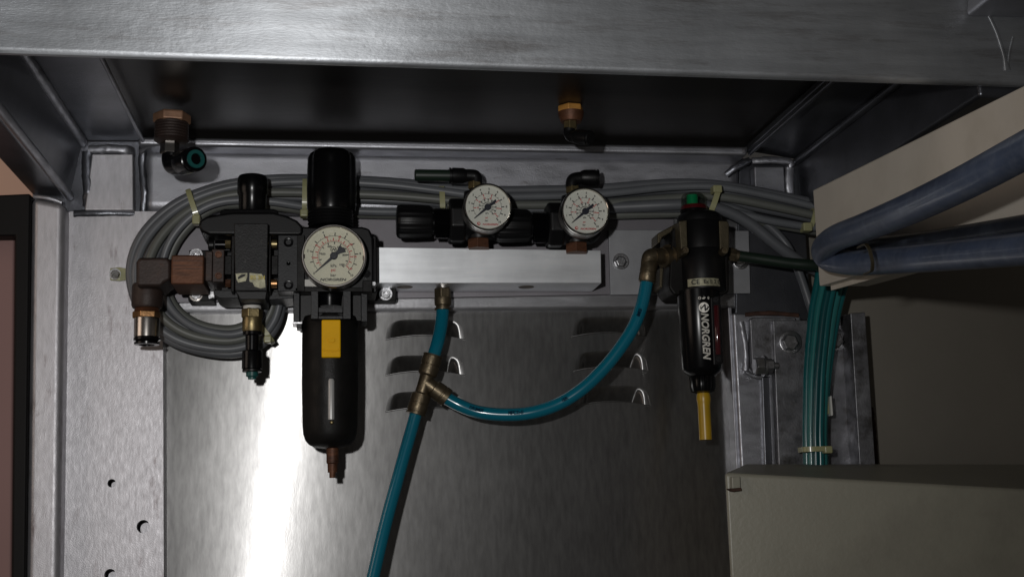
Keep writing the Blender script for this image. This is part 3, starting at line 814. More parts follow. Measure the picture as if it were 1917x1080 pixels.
for px, py, m in ((427, 457, 'brass'), (427, 530, 'rust_brass'), (512, 457, 'brass'), (512, 531, 'copper')):
    w_ = 5 if px < 470 else 6.5
    obj('screw', hl(py, -.072, [(px - w_, 0), (px - w_, 7.5), (px - w_ + 1, 8.5), (px + w_, 8.5), (px + w_, 0)], 6 if px < 470 else 20, phase=.3), m, va, smooth=(px > 470))
obj('screw_sleeve', hl(458, -.070, [(403, 0), (403, 8), (422, 8), (422, 0)], 24), 'black_gloss', va)
obj('left_plate', boxpx(399, 444, 432, 470, -.060, -.02), 'black_plastic', va, bevel=.001)
obj('left_knob', hl(459, -.062, [(390, 0), (390, 9), (392, 11), (400, 11), (400, 0)], 24), 'black_plastic', va)
sp = obj('coupling_plate', boxpx(520, 440, 559, 545, -.082, -.03), 'grey_block', va, bevel=.0007)
for py in (453, 533):
    obj('socket_screw', yl(540, py, -.0835, [(.004, 0), (.004, 4.6), (.0002, 5.2), (0, 6), (0, 8.3), (.0008, 9.2), (.003, 9.2)], 32), 'black_gloss', sp)
obj('pin_hole', yl(540, 493, -.0822, [(.0002, 0), (.0002, 3), (0, 4), (.001, 4.4)], 20), 'black_gloss', sp)
obj('bottom_bracket', prism([(400, 543), (446, 543), (446, 558), (412, 558), (402, 553)], -.066, -.02), 'grey_block', va, bevel=.0006)
obj('bottom_bracket', prism([(503, 545), (549, 545), (549, 558), (503, 561)], -.060, -.02), 'grey_block', va, bevel=.0006)
obj('spigot', vl(472, YV, [(553, 0), (553, 25), (566, 24.5), (573, 21), (573, 0)], 36), 'black_plastic', va)
# bracket that screws the valve to the plate
obj('foot_bracket', prism([(354, 468), (400, 468), (400, 563), (352, 563)], -.030, -.005), 'black_paint', va, bevel=.0008)
capscrew('cap_screw', 'washered cap screw at lower left foot of the black valve, beside the rusty elbow', 367, 552, -.030, 8.5, mw='nickel')
capscrew('cap_screw', 'cap screw whose head peeps out above the rusty brown coupling', 367, 477, -.030, 8.5)
obj('foot_bracket', prism([(690, 540), (742, 540), (742, 563), (690, 563)], -.022, -.005), 'black_paint', fl, bevel=.0008)
capscrew('cap_screw', 'cap screw with washer just below the left end of the aluminium block', 722, 550, -.022, 8.5, mw='steel_bolt')
obj('bracket_chip', prism([(388, 540), (400, 538), (402, 556), (390, 560)], -.034, -.03), 'steel_bolt', va, bevel=.0005)

# plug-in fitting below the valve
pf = thing('push_fitting', 'brass fitting with white thread tape and black push-in socket under the valve, teal plug inside', 'fitting', P(472, 600, YV))
obj('thread_tape', vl(472, YV, [(572, 0), (572, 16), (574, 17), (579, 17), (579, 0)], 32), 'white_tape', pf)
obj('hex_nut', vl(472, YV, [(578, 0), (578, 18), (580, 20.5), (594, 20.5), (596, 18.5), (596, 0)], 6, phase=.3), 'brass', pf, smooth=False, bevel=.0004)
obj('barrel', vl(472, YV, [(595, 18), (597, 18.5), (619, 18.5), (622, 17), (622, 0)], 36), 'brass', pf)
obj('collar', vl(472, YV, [(621, 0), (621, 18), (627, 18), (629, 13), (655, 12.5), (657, 18), (660, 19), (690, 19), (692, 15), (692, 0)], 36), 'black_gloss', pf)
obj('release_ring', vl(472, YV, [(691, 14), (692, 18.5), (696, 18.5), (697, 14), (697, 0)], 36), 'black_plastic', pf)
obj('plug', vl(472, YV, [(696, 0), (696, 11.5), (704, 11.5), (706, 8), (710, 7.5), (711, 0)], 28), 'teal_plug', pf)

# rusty inlet elbow
YE = -.066
ie = thing('inlet_elbow', 'rusty brown elbow coupling with shiny chrome push-in socket pointing down, far left', 'fitting', P(290, 540, YE))
obj('adapter', hl(505, YE, [(318, 0), (318, 25), (321, 28), (380, 28), (384, 25), (384, 0)], 4, phase=PI / 4), 'rust_brass', ie, smooth=False, bevel=.0015) if False else \
    obj('adapter', boxpx(320, 477, 382, 532, -.090, -.042), 'rust_brass', ie, bevel=.0016, seg=3)
bm = bmesh.new()
for y in (488, 497, 503): 
    add_box(bm, P(351, y, -.0901), 55 * S(350, 500, -.09), .0003, .0004)
obj('adapter_groove', bm, 'rust_dark', ie, smooth=False)
obj('adapter_flange', boxpx(384, 470, 398, 526, -.082, -.03), 'rust_dark', ie, bevel=.001)
fg = obj('inlet_plate', boxpx(396, 466, 420, 528, -.078, -.03), 'rust_dark', ie, bevel=.001)
for py in (476, 516): obj('inlet_screw', yl(409, py, -.0792, [(.001, 0), (.001, 4), (0, 4.5), (0, 6.5), (.002, 7)], 20), 'rust_brass', fg)
el = obj('elbow', prism([(258, 484), (262, 481), (312, 481), (320, 487), (320, 523), (308, 528), (302, 536), (254, 536), (254, 490)], -.088, -.046), 'rust_dark', ie, bevel=.003, seg=4)
obj('elbow_throat', hl(506, YE, [(300, 0), (300, 21), (322, 21), (322, 0)], 32), 'rust_dark', ie)
obj('elbow_barrel', vl(276, YE, [(532, 0), (532, 27), (537, 29.5), (572, 29.5), (577, 27), (578, 0)], 48), 'rust_dark', ie)
bm = vl(275, YE, [(576, 22)] + [(y, 24 if i % 2 else 22.5) for i, y in enumerate((577, 578.5, 580, 581.5, 583, 584.5))] + [(585, 22)], 36)
obj('thread', bm, 'rust_brass', ie)
obj('hex_nut', vl(274, YE, [(583, 0), (583, 23), (585, 26.5), (595, 26.5), (597, 24), (597, 0)], 6, phase=.28), 'copper', ie, smooth=False, bevel=.0005)
obj('socket', vl(275, YE, [(596, 24), (600, 24.4), (631, 24), (633, 22), (633, 0)], 48), 'nickel', ie)
obj('release_ring', vl(275, YE, [(632, 20), (633, 25), (637, 25.5), (638, 22), (640, 20), (641, 24), (645, 23.5), (646, 15), (640, 14)], 44), 'black_gloss', ie)

# ================================================================ manifold block
mb = obj('manifold_block', None or boxpx(706, 469, 1126, 531, -.046, -.008), 'aluminium', bevel=.0005, seg=2)
bpy.data.objects.remove(mb)
YM = -.048
bm = prism([(704, 463), (1125, 469), (1126, 530), (704, 530)], YM, -.008)
mb = obj('manifold_block', bm, 'aluminium', bevel=.0005, seg=2)
tag(mb, 'long bare aluminium block carrying two small gauged regulators on top', 'manifold')
for px in (758, 985):
    p = P(px, 531, -.030); zb = P(px, 530, YM).z
    obj('port_hole', lathe(Vector((P(px, 538, -.030).x, -.030, zb - .00015)), (0, 0, 1), [(0, 0), (0, .0056)], 28), 'gasket', mb, smooth=False)
    obj('port_rim', lathe(Vector((P(px, 538, -.030).x, -.030, zb - .0003)), (0, 0, 1), [(0, .0056), (0, .0064), (.0004, .0066)], 28), 'bronze', mb)

# ================================================================ two small regulators with gauges
def small_reg(dx, dy, label, topdir):
    YR = -.052
    t = thing('pressure_regulator', label, 'regulator', P(900 + dx, 460 + dy, YR), 'small gauged regulators on the aluminium block')
    cy = 415 + dy
    kn = hl(cy, YR, [(742 + dx, 0), (742 + dx, 25), (744 + dx, 30), (749 + dx, 32.5), (772 + dx, 32.5), (803 + dx, 31), (808 + dx, 28), (808 + dx, 0)], 72)
    s = S(775 + dx, cy, YR); zc_ = P(775 + dx, cy, YR).z
    for v in kn.verts:
        a = math.atan2(v.co.y - YR, v.co.z - zc_); r = math.hypot(v.co.y - YR, v.co.z - zc_)
        if r > 28 * s:
            k = 1 - .05 * (.5 + .5 * math.cos(18 * a)) ** 3
            v.co.y = YR + (v.co.y - YR) * k; v.co.z = zc_ + (v.co.z - zc_) * k
    obj('knob', kn, 'black_plastic', t, ang=50)
    bm = hl(cy + 3, YR, [(807 + dx, 0), (807 + dx, 20), (812 + dx, 20)] + [(813 + dx + i * 1.6, 29.5 if i % 2 else 27) for i in range(18)] + [(842 + dx, 27), (842 + dx, 0)], 44)
    obj('bonnet', bm, 'black_gloss', t)
    obj('ring_nut', hl(cy, YR, [(839 + dx, 0), (839 + dx, 40), (843 + dx, 44), (866 + dx, 44), (869 + dx, 40), (869 + dx, 0)], 8, phase=.39), 'black_plastic', t, smooth=False, bevel=.0012)
    obj('body', hl(cy, YR, [(866 + dx, 0), (866 + dx, 36), (900 + dx, 38), (925 + dx, 34), (938 + dx, 22), (938 + dx, 0)], 44), 'black_plastic', t)
    obj('body_base', vl(897 + dx, YR, [(cy + 8, 0), (cy + 8, 30), (cy + 34, 26), (cy + 34, 0)], 36), 'black_plastic', t)
    obj('hex_nut', vl(896 + dx, YR, [(446 + dy, 0), (446 + dy, 19), (449 + dy, 22), (466 + dy, 22), (466 + dy, 0)], 6, phase=.2), 'rust_brass', t, smooth=False, bevel=.0004)
    obj('body_top', vl(889 + dx, YR, [(360 + dy, 0), (360 + dy, 20), (395 + dy, 24), (395 + dy, 0)], 32), 'black_plastic', t)
    gauge(t, 913.5 + dx, 387 + dy, 45.5, -.090, .022, False)
    # swivel elbow on top
    tx = 890 + dx
    e = thing('elbow_fitting', ('black push-in elbow with a green tube stub, above the left small gauge' if topdir < 0 else 'black push-in elbow with an open end pointing right, above the right small gauge'),
              'fitting', P(tx, 345 + dy, YR), 'black push-in elbows')
    obj('bush', vl(tx - 1, YR, [(340 + dy, 0), (340 + dy, 11), (342 + dy, 13), (354 + dy, 13.5), (354 + dy, 0)], 6, phase=.3), 'brass', e, smooth=False, bevel=.0004)
    obj('bush_ring', vl(tx, YR, [(338 + dy, 0), (338 + dy, 10), (342 + dy, 10), (342 + dy, 0)], 28), 'brass', e)
    hy = 329 + dy * .35
    if topdir < 0:
        ps = [P(tx + 1, 343, YR), P(tx + 1, 334, YR), P(tx - 2, 330, YR), P(tx - 12, 329, YR), P(tx - 24, 329, YR)]
    else:
        ps = [P(tx - 2, 351, YR), P(tx - 2, 342, YR), P(tx + 2, 336, YR), P(tx + 12, 334, YR), P(tx + 24, 333, YR)]
    obj('elbow', sweep(spline(ps, 8), 12.0 * S(tx, 330, YR), 24), 'black_plastic', e)
    if topdir < 0:
        prof = [(tx - 17, 0), (tx - 17, 12), (tx - 23, 14.5), (tx - 43, 14.8), (tx - 44, 13), (tx - 46, 13), (tx - 46.5, 15), (tx - 49, 15), (tx - 49, 0)]
        obj('socket', hl(329, YR, prof, 36), 'black_plastic', e)
    else:
        prof = [(tx + 14, 0), (tx + 14, 12), (tx + 20, 14.5), (tx + 41, 15), (tx + 42, 13.4), (tx + 44, 13.4), (tx + 44.5, 15.4), (tx + 47, 15.4), (tx + 47, 9), (tx + 44, 8.5), (tx + 36, 8.5), (tx + 36, 0)]
        obj('socket', hl(333, YR, prof, 36), 'black_plastic', e)
    return t
small_reg(0, 0, 'left small black regulator and gauge on the block, its knob end free to the left', -1)
small_reg(183, 8, 'right small black regulator and gauge on the block, its knob tucked behind the other gauge', 1)
o = obj('tube_stub', hl(328.5, -.052, [(776, 0), (776, 9), (778, 11), (846, 11), (846, 0)], 28), 'green_tube')
tag(o, 'short cut-off dark green tube plugged into the left black elbow', 'tube')

# ================================================================ ceiling fittings
def ceil_fit(px, Y, ynut, k, label, left):
    t = thing('ceiling_fitting', label, 'fitting', P(px, ynut, Y), 'fittings hanging from the dark ceiling')
    obj('lock_nut', vl(px, Y, [(ynut - 9 * k, 0), (ynut - 9 * k, 32 * k), (ynut - 6 * k, 36 * k), (ynut + 8 * k, 36 * k), (ynut + 10 * k, 32 * k), (ynut + 10 * k, 0)], 6, phase=.35), 'dull_copper' if left else 'orange_brass', t, smooth=False, bevel=.0008)
    return t
YL = -.098
t = ceil_fit(322, YL, 222, 1.0, 'larger rusty ceiling fitting at left, with a black elbow ending in a teal ring', True)
obj('thread_barrel', vl(321, YL, [(228, 0)] + [(230 + i * 2.6, 32.5 if i % 2 else 31) for i in range(14)] + [(268, 26), (268, 0)], 44), 'rust_dark', t)
obj('bush', vl(318, YL, [(262, 0), (262, 19), (266, 20), (266, 18), (270, 18), (287, 19), (290, 17), (290, 0)], 6, phase=.4), 'nickel', t, smooth=False, bevel=.0005)
obj('bush_ring', vl(318, YL, [(262, 0), (262, 21), (266, 21), (266, 0)], 32), 'brass', t)
ps = [P(322, 288, YL), P(321, 300, YL), P(325, 309, YL - .004), P(338, 307, YL - .014), P(348, 304, YL - .02)]
obj('elbow', sweep(spline(ps, 8), 18.5 * S(322, 300, YL), 28), 'black_gloss', t, ang=60)
a, b = P(338, 306, YL - .014), P(366, 298, YL - .034)
obj('socket', al(a, b, [(0, 0), (0, .0078), (.12, .0092), (.82, .0094), (.84, .0086), (.9, .0086), (.92, .0094), (1, .0092), (1, 0)], 36), 'black_gloss', t, ang=50)
d = (b - a).normalized()
obj('release_ring', lathe(b + d * .0002, d, [(-.001, .0070), (.0012, .0068), (.0012, .0042), (-.001, .0040)], 32), 'teal_plug', t)
t = ceil_fit(1068, -.118, 205, .68, 'smaller orange brass ceiling fitting at right, with a black elbow', False)
obj('thread_barrel', vl(1069, -.118, [(211, 0), (211, 24), (219, 23), (229, 19), (229, 0)], 36), 'rust_brass', t)
obj('bush', vl(1068, -.118, [(227, 0), (227, 13), (240, 13.5), (243, 11), (243, 0)], 6, phase=.3), 'brass', t, smooth=False, bevel=.0004)
ps = [P(1066, 241, -.118), P(1066, 250, -.118), P(1070, 256, -.120), P(1082, 257, -.125)]
obj('elbow', sweep(spline(ps, 8), 10.5 * S(1068, 250, -.118), 24), 'black_plastic', t, ang=60)
obj('socket', al(P(1076, 256, -.123), P(1106, 259, -.133), [(0, 0), (0, .0048), (.15, .0058), (.85, .0058), (.86, .0052), (.92, .0052), (.93, .0059), (1, .0056), (1, 0)], 32), 'black_plastic', t, ang=50)

# ================================================================ lubricator
YB = -.056
lu = thing('lubricator', 'slim black lubricator with green sight dome on top and yellow drain tube below', 'lubricator', P(1310, 540, YB))
obj('body', vl(1312, YB, [(400, 0), (400, 32), (404, 38), (410, 40.5), (418, 41), (419.5, 40), (421, 41), (470, 41), (471, 40.2), (472.5, 41), (520, 41), (545, 40.5), (548, 37), (548, 0)], 64), 'black_plastic', lu)
bc = obj('body_block', prism([(1258, 432), (1270, 418), (1352, 412), (1364, 418), (1366, 545), (1356, 552), (1262, 552), (1252, 538)], -.060, -.02), 'black_paint', lu, bevel=.002)
obj('dome_ring', vl(1299, YB, [(386, 0), (386, 22.5), (389, 24), (402, 24), (402, 0)], 44), 'red_ring', lu)
obj('dome_collar', vl(1299, YB, [(394, 0), (394, 24.6), (404, 24.6), (404, 0)], 44), 'black_gloss', lu)
obj('sight_dome', vl(1297, YB, [(362, 0), (362, 11), (364, 17), (368, 20.5), (373, 21.5), (387, 22)], 40), 'clear_plastic', lu)
obj('drip_sight', vl(1296, YB, [(366, 0), (366, 10), (388, 10.5), (388, 0)], 28), 'green_lens', lu)
obj('clamp_arm', prism([(1231, 437), (1272, 415), (1276, 424), (1240, 444), (1236, 455), (1231, 455)], -.052, -.03), 'olive_metal', lu, bevel=.001)
obj('clamp_arm', prism([(1236, 500), (1252, 500), (1252, 540), (1240, 540), (1235, 536)], -.036, -.012), 'olive_metal', lu, bevel=.001)
obj('clamp_strip', prism([(1271, 414), (1286, 412), (1288, 477), (1276, 478), (1273, 440)], -.074, -.050), 'olive_metal', lu, bevel=.0008)
obj('clamp_strip', prism([(1346, 413), (1362, 414), (1365, 420), (1365, 470), (1358, 477), (1348, 475)], -.072, -.050), 'olive_metal', lu, bevel=.0008)
for px, py in ((1284, 468), (1357, 469)):
    obj('clamp_screw', yl(px, py, -.080, [(.0015, 0), (.0015, 2), (0, 2.6), (0, 5.5), (.0015, 7), (.008, 7)], 24), 'bronze', lu)
s = S(1312, 535, YB); yf = YB - 41 * s
def wrapped(name, x0, x1, y0, y1, px, rpx, m, parent, grow=.0009, n=24):
    """thin label wrapped round an upright barrel centred on px"""
    bm = bmesh.new(); s_ = S(px, (y0 + y1) / 2, YB); rr = rpx * s_ + grow; xc = P(px, (y0 + y1) / 2, YB).x
    g = []
    for i in range(n + 1):
        x = x0 + (x1 - x0) * i / n; dx = (x - px) * s_ * .985
        dx = max(-rr * .999, min(rr * .999, dx)); yy = YB - math.sqrt(rr * rr - dx * dx)
        g.append((bm.verts.new((xc + dx, yy, P(px, y0, YB).z)), bm.verts.new((xc + dx, yy, P(px, y1, YB).z))))
    for a, b in zip(g, g[1:]): bm.faces.new((a[0], a[1], b[1], b[0]))
    return obj(name, bm, m, parent)
lbm = wrapped('approval_label', 1279, 1347, 528.5, 542.5, 1312, 41, 'label_worn', lu)
MT['label_worn'] = MT['label_worn']
def text_wrap(bm, s_, px, py, size_px, barrel_px, rpx, rot=0.0, grow=.0013, **k):
    """lettering curved round an upright barrel"""
    b2 = bmesh.new(); sc = S(px, py, YB)
    xc = P(barrel_px, py, YB).x; c = P(px, py, YB); rr = rpx * sc + grow
    text_at(b2, s_, Vector((xc + (px - barrel_px) * sc, 0, c.z)), size_px * sc, rot=rot, **k)
    for v in b2.verts:
        dx = max(-rr * .99, min(rr * .99, v.co.x - xc)); v.co.y = v.co.y * 0 + YB - math.sqrt(rr * rr - dx * dx)
    t = bpy.data.meshes.new('t'); b2.to_mesh(t); b2.free(); bm.from_mesh(t); bpy.data.meshes.remove(t)
bm = bmesh.new()
text_wrap(bm, 'C€'.replace('€', 'E'), 1291, 535.5, 12, 1312, 41, bold=.02, wide=.95)
text_wrap(bm, 'Ex', 1309, 535.5, 9, 1312, 41, bold=.02)
text_wrap(bm, 'II 2 GD', 1331, 535.5, 10, 1312, 41, bold=.02, wide=.95)
obj('approval_lettering', bm, 'ink_black', lbm, smooth=False)
obj('bowl', vl(1311, YB, [(546, 0), (546, 39), (560, 38.5), (690, 35.5), (697, 32), (705, 22), (705, 0)], 64), 'black_gloss', lu)
bm = bmesh.new()
text_wrap(bm, 'NORGREN', 1309, 634, 18.5, 1311, 37.5, rot=-PI / 2, bold=.035, shear=.18, wide=.93)
obj('maker_lettering', bm, 'ink_white', lu, smooth=False)
bm = bmesh.new(); b2 = bmesh.new()
sc = S(1307, 582, YB); xc = P(1311, 582, YB).x; c = P(1306.5, 582, YB)
rr = 37.6 * sc + .0010
for i in range(28):
    tri = []
    for q, k in ((0, 0), (i, 1), (i + 1, 1)):
        x = c.x + math.cos(2 * PI * q / 28) * 9.3 * sc * k; z = c.z + math.sin(2 * PI * q / 28) * 9.3 * sc * k
        tri.append(bm.verts.new((x, YB - math.sqrt(rr * rr - (x - xc) ** 2), z)))
    bm.faces.new(tri)
em = obj('emblem', bm, 'ink_white', lu, smooth=False)
bm = bmesh.new(); text_wrap(bm, 'N', 1306.5, 582, 15, 1311, 37.6, bold=.03, shear=.3, rot=-.5, grow=.0015)
text_wrap(bm, '(', 1300.5, 582, 11, 1311, 37.6, grow=.0015); text_wrap(bm, ')', 1312.5, 582, 11, 1311, 37.6, grow=.0015)
obj('emblem_letter', bm, 'ink_black', em, smooth=False)
bm = bmesh.new()
text_wrap(bm, 'O', 1298.5, 565, 6.5, 1311, 38.2, bold=.05); text_wrap(bm, '-', 1305, 564.5, 12, 1311, 38.2, bold=.06); text_wrap(bm, '>', 1307, 564.5, 7, 1311, 38.2, bold=.05)
text_wrap(bm, '0', 1314, 565, 6.5, 1311, 38.2, bold=.03); text_wrap(bm, '-', 1314, 565, 6, 1311, 38.2, bold=.05, wide=1.6)
obj('lock_symbol', bm, 'ink_white', lu, smooth=False)
sg = obj('sight_frame', prism([(1330, 556), (1349, 552), (1354, 680), (1336, 684)], -.0745, -.05), 'black_plastic', lu, bevel=.001)
obj('sight_window', al(P(1340.5, 572, -.0738), P(1344.5, 664, -.0738), [(0, 0), (0, .0021), (.01, .0024), (.99, .0024), (1, .0021), (1, 0)], 28), 'sight_red', sg, ang=40)
for px, py in ((1340, 561), (1345, 672)):
    obj('sight_screw', yl(px, py, -.0762, [(.001, 0), (.001, 2.4), (0, 2.8), (0, 5), (.003, 5.4)], 20), 'black_worn', sg)
cb = vl(1315, YB, [(703, 0), (703, 22), (707, 24), (724, 23.5), (733, 21), (736, 12), (736, 0)], 96)
xk = P(1315, 719, YB).x
for v in cb.verts:
    a = math.atan2(v.co.y - YB, v.co.x - xk); r = math.hypot(v.co.x - xk, v.co.y - YB)
    if r > .005:
        k = 1 - .10 * (1 if math.cos(16 * a) > .3 else 0); v.co.x = xk + (v.co.x - xk) * k; v.co.y = YB + (v.co.y - YB) * k
obj('knurled_collar', cb, 'black_gloss', lu, ang=30)
o = obj('drain_tube', vl(1318.5, YB, [(735, 0), (735, 11.5), (741, 12.5), (748, 13), (753, 12), (760, 11.5), (823, 11.5), (823, 8.5), (800, 8.5), (800, 0)], 32), 'yellow_tube', lu)
# left port and elbow
pe = thing('elbow_fitting', 'dull bronze elbow joining the blue hose to the left port of the lubricator', 'fitting', P(1215, 490, YB))
obj('port_ring', al(P(1262, 480, -.050), P(1240, 482, -.056), [(0, .0105), (.5, .0105), (.5, .0085), (1, .0085), (1, 0)], 32), 'bronze', pe, ang=40)
obj('elbow_neck', al(P(1246, 480, -.054), P(1222, 480, -.060), [(0, .0066), (1, .0066), (1, 0)], 28), 'bronze', pe)
ps = [P(1240, 479, -.056), P(1226, 478, -.059), P(1217, 480, -.060), P(1214, 488, -.060), P(1213, 500, -.060)]
obj('elbow', sweep(spline(ps, 8), 13.5 * S(1215, 485, -.06), 28), 'bronze', pe, ang=60)
obj('collar', al(P(1216, 490, -.060), P(1210.5, 529, -.060), [(0, 0), (0, .0062), (.1, .0068), (.5, .0070), (.52, .0067), (.56, .0067), (.58, .0070), (.92, .0070), (1, .006), (1, 0)], 36), 'bronze', pe, ang=40)
# right port
pr = thing('hose_connector', 'small bronze connector on the right side of the lubricator', 'fitting', P(1370, 477, -.05))
obj('hex_nut', al(P(1362, 475, -.045), P(1376, 478, -.045), [(0, 0), (0, .0062), (1, .0062), (1, 0)], 6, phase=.2), 'bronze', pr, smooth=False, bevel=.0004)
obj('sleeve', al(P(1374, 478, -.045), P(1383, 480, -.045), [(0, .0052), (.8, .0052), (1, .0045), (1, 0)], 28), 'bronze', pr)
o = obj('outlet_hose', tube([(1380, 479, -.045), (1410, 483, -.046), (1445, 488, -.048), (1480, 493, -.05), (1518, 496, -.052), (1560, 498, -.05)], 10, 18), 'green_tube')
tag(o, 'dark green hose running right from the lubricator behind the beige box', 'hose')

# ================================================================ blue hoses and their fittings
YH = -.040
mo = thing('outlet_fitting', 'bronze push-in fitting screwed into the underside of the aluminium block', 'fitting', P(829, 560, -.03))
obj('hex_nut', vl(829, -.03, [(540, 0), (540, 15), (542, 16.5), (557, 16.5), (558, 15), (558, 0)], 6, phase=.3), 'bronze', mo, smooth=False, bevel=.0004)
obj('stem', vl(829, -.03, [(530, 0), (530, 13), (541, 13), (541, 0)], 28), 'nickel', mo)
obj('sleeve', vl(829, -.03, [(557, 15.5), (560, 16), (571, 15.5), (573, 13), (576, 13), (577, 15.8), (580, 15.8), (581, 11), (581, 0)], 36), 'bronze', mo)
tf = thing('tee_fitting', 'dull brass push-in tee joining three blue hoses in front of the louvres', 'fitting', P(800, 720, YH))
a, b = P(811, 664, YH), P(778, 776, YH)
obj('tee_body', al(a, b, [(.30, 0), (.30, .0055), (.34, .0058), (.66, .0058), (.70, .0055), (.70, 0)], 32), 'bronze', tf)
pc = [(0, .0052), (.005, .0080), (.03, .0082), (.035, .0076), (.05, .0076), (.055, .0080), (.17, .0080), (.175, .0076), (.19, .0076), (.195, .0080), (.33, .0078), (.36, .0062), (.36, 0)]
obj('upper_collar', al(a, b, pc, 36), 'bronze', tf, ang=35)
obj('lower_collar', al(b, a, pc, 36), 'bronze', tf, ang=35)
c, e = P(797, 716, YH), P(838, 746, YH)
obj('branch', al(c, e, [(0, 0), (0, .0060), (.35, .0062), (.38, .0076), (.70, .0078), (.72, .0073), (.76, .0073), (.78, .0080), (.98, .0078), (1, .0056), (1, 0)], 36), 'bronze', tf, ang=35)

def hose(label, pts, r, texts):
    h = obj('blue_hose', tube(pts, r, 22, 10), 'blue_tube'); tag(h, label, 'hose', 'bright blue air hoses')
    return h
h1 = hose('short bright blue hose between the aluminium block and the tee', [(829, 570, -.03), (828, 590, -.031), (825, 615, -.034), (819, 642, -.038), (811, 668, YH)], 12.2, None)
h2 = hose('long bright blue hose hanging from the tee out of the bottom of the picture', [(779, 772, YH), (770, 805, -.041), (757, 850, -.043), (742, 905, -.046), (727, 960, -.05), (712, 1020, -.055), (697, 1085, -.06), (680, 1150, -.065)], 12.2, None)
PTS3 = [(836, 745, YH), (862, 759, -.041), (896, 771, -.044), (945, 776, -.047), (995, 772, -.05), (1045, 756, -.052), (1090, 728, -.055), (1130, 690, -.057), (1162, 650, -.059), (1187, 610, -.060), (1202, 570, -.060), (1211, 527, -.060)]
h3 = hose('bright blue hose looping up from the tee to the lubricator elbow', PTS3, 12.0, None)
# print running along the looped hose
path = spline([P(*p) for p in PTS3], 10)
bm = bmesh.new(); rr = 12.0 * S(1000, 760, -.05) + .00015
def along(s_, idx, size, flip=False, side=0.0):
    for i, ch in enumerate(s_):
        k = idx + (i * size * .62) / .0068
        j = int(k); j = max(1, min(len(path) - 3, j)); f = k - j
        p = path[j].lerp(path[j + 1], max(0, min(1, f))); t = (path[j + 1] - path[j - 1]).normalized()
        n = Vector((0, -1, 0)); n = (n - t * n.dot(t)).normalized(); bn = t.cross(n)
        m = Matrix((t, -bn if False else n.cross(t), n)).transposed().to_4x4(); m.translation = p + n * rr * .96 + n.cross(t) * rr * .18
        if ch != ' ': add_text(bm, ch, m, size, bold=.01)
along('PU AIR 12MM TUBE', 16, .0042); along('METRIC 10 x 8', 32, .0042); along('8 BAR', 52, .0042); along('12MM TUBE', 94, .0042)
obj('hose_print', bm, 'ink_print', h3, smooth=False)

# ================================================================ grey cable loom
OUT = [(1545, 384, 0), (1450, 364, 0), (1345, 346, 0), (1250, 343, 0), (1130, 352, 0), (1000, 356, 0), (900, 356, 0), (820, 349, 0), (720, 340, 0), (600, 335, 0), (500, 336, 0), (410, 349, 0), (330, 381, 0), (272, 432, 0), (246, 490, 0), (250, 550, 0), (282, 608, 0), (338, 646, 0), (420, 662, 0), (480, 650, 0), (512, 618, 0), (526, 580, 0), (530, 530, 0), (528, 470, 0)]
INN = [(1545, 436, 0), (1450, 420, 0), (1345, 398, 0), (1250, 400, 0), (1130, 403, 0), (1000, 404, 0), (900, 405, 0), (820, 402, 0), (720, 402, 0), (600, 397, 0), (500, 385, 0), (420, 385, 0), (372, 407, 0), (334, 448, 0), (314, 495, 0), (312, 540, 0), (332, 580, 0), (374, 608, 0), (430, 617, 0), (468, 604, 0), (486, 580, 0), (494, 555, 0), (496, 520, 0), (496, 470, 0)]
names = ['outermost', 'second from the outside', 'third from the outside', 'middle', 'third from the inside', 'second from the inside', 'innermost']
rnd = random.Random(3)
for k in range(7):
    f = k / 6
    pts = []
    ph = rnd.random() * 6
    for i, (a, b) in enumerate(zip(OUT, INN)):
        g = f + (.045 if i > 10 else .085) * math.sin(i * .9 + ph) * (0 < k < 6)
        yy = -.020 - .010 * (k % 2) - .003 * math.sin(i * .7 + ph)
        if 3 <= i <= 9: yy += .004
        pts.append((a[0] + (b[0] - a[0]) * g, a[1] + (b[1] - a[1]) * g, yy))
    o = obj('grey_cable', tube(pts, 7.6 if k % 3 else 8.6, 14, 8), ('grey_cable', 'grey_cable_pale', 'grey_cable', 'grey_cable_warm', 'grey_cable', 'grey_cable_pale', 'grey_cable_warm')[k])
    tag(o, 'grey loom cable, %s of seven at its left bend' % names[k], 'cable', 'grey cables of the loom')
for nm, pts, r in (('grey cable that leaves the loom and drops right past the lubricator', [(1060, 392, -.018), (1160, 388, -.026), (1250, 384, -.034), (1310, 384, -.036), (1360, 396, -.036), (1405, 420, -.034), (1445, 452, -.032), (1480, 478, -.03), (1515, 500, -.026), (1560, 522, -.02)], 10.5),
                   ('pale grey cable curving down behind the one that drops past the lubricator', [(1080, 398, -.016), (1200, 390, -.018), (1330, 384, -.022), (1390, 396, -.022), (1435, 420, -.022), (1470, 455, -.022), (1490, 495, -.024), (1508, 545, -.026), (1524, 600, -.025), (1532, 650, -.02)], 7.5)):
    o = obj('grey_cable', tube(pts, r, 16), 'grey_cable'); tag(o, nm, 'cable', 'grey cables of the loom')

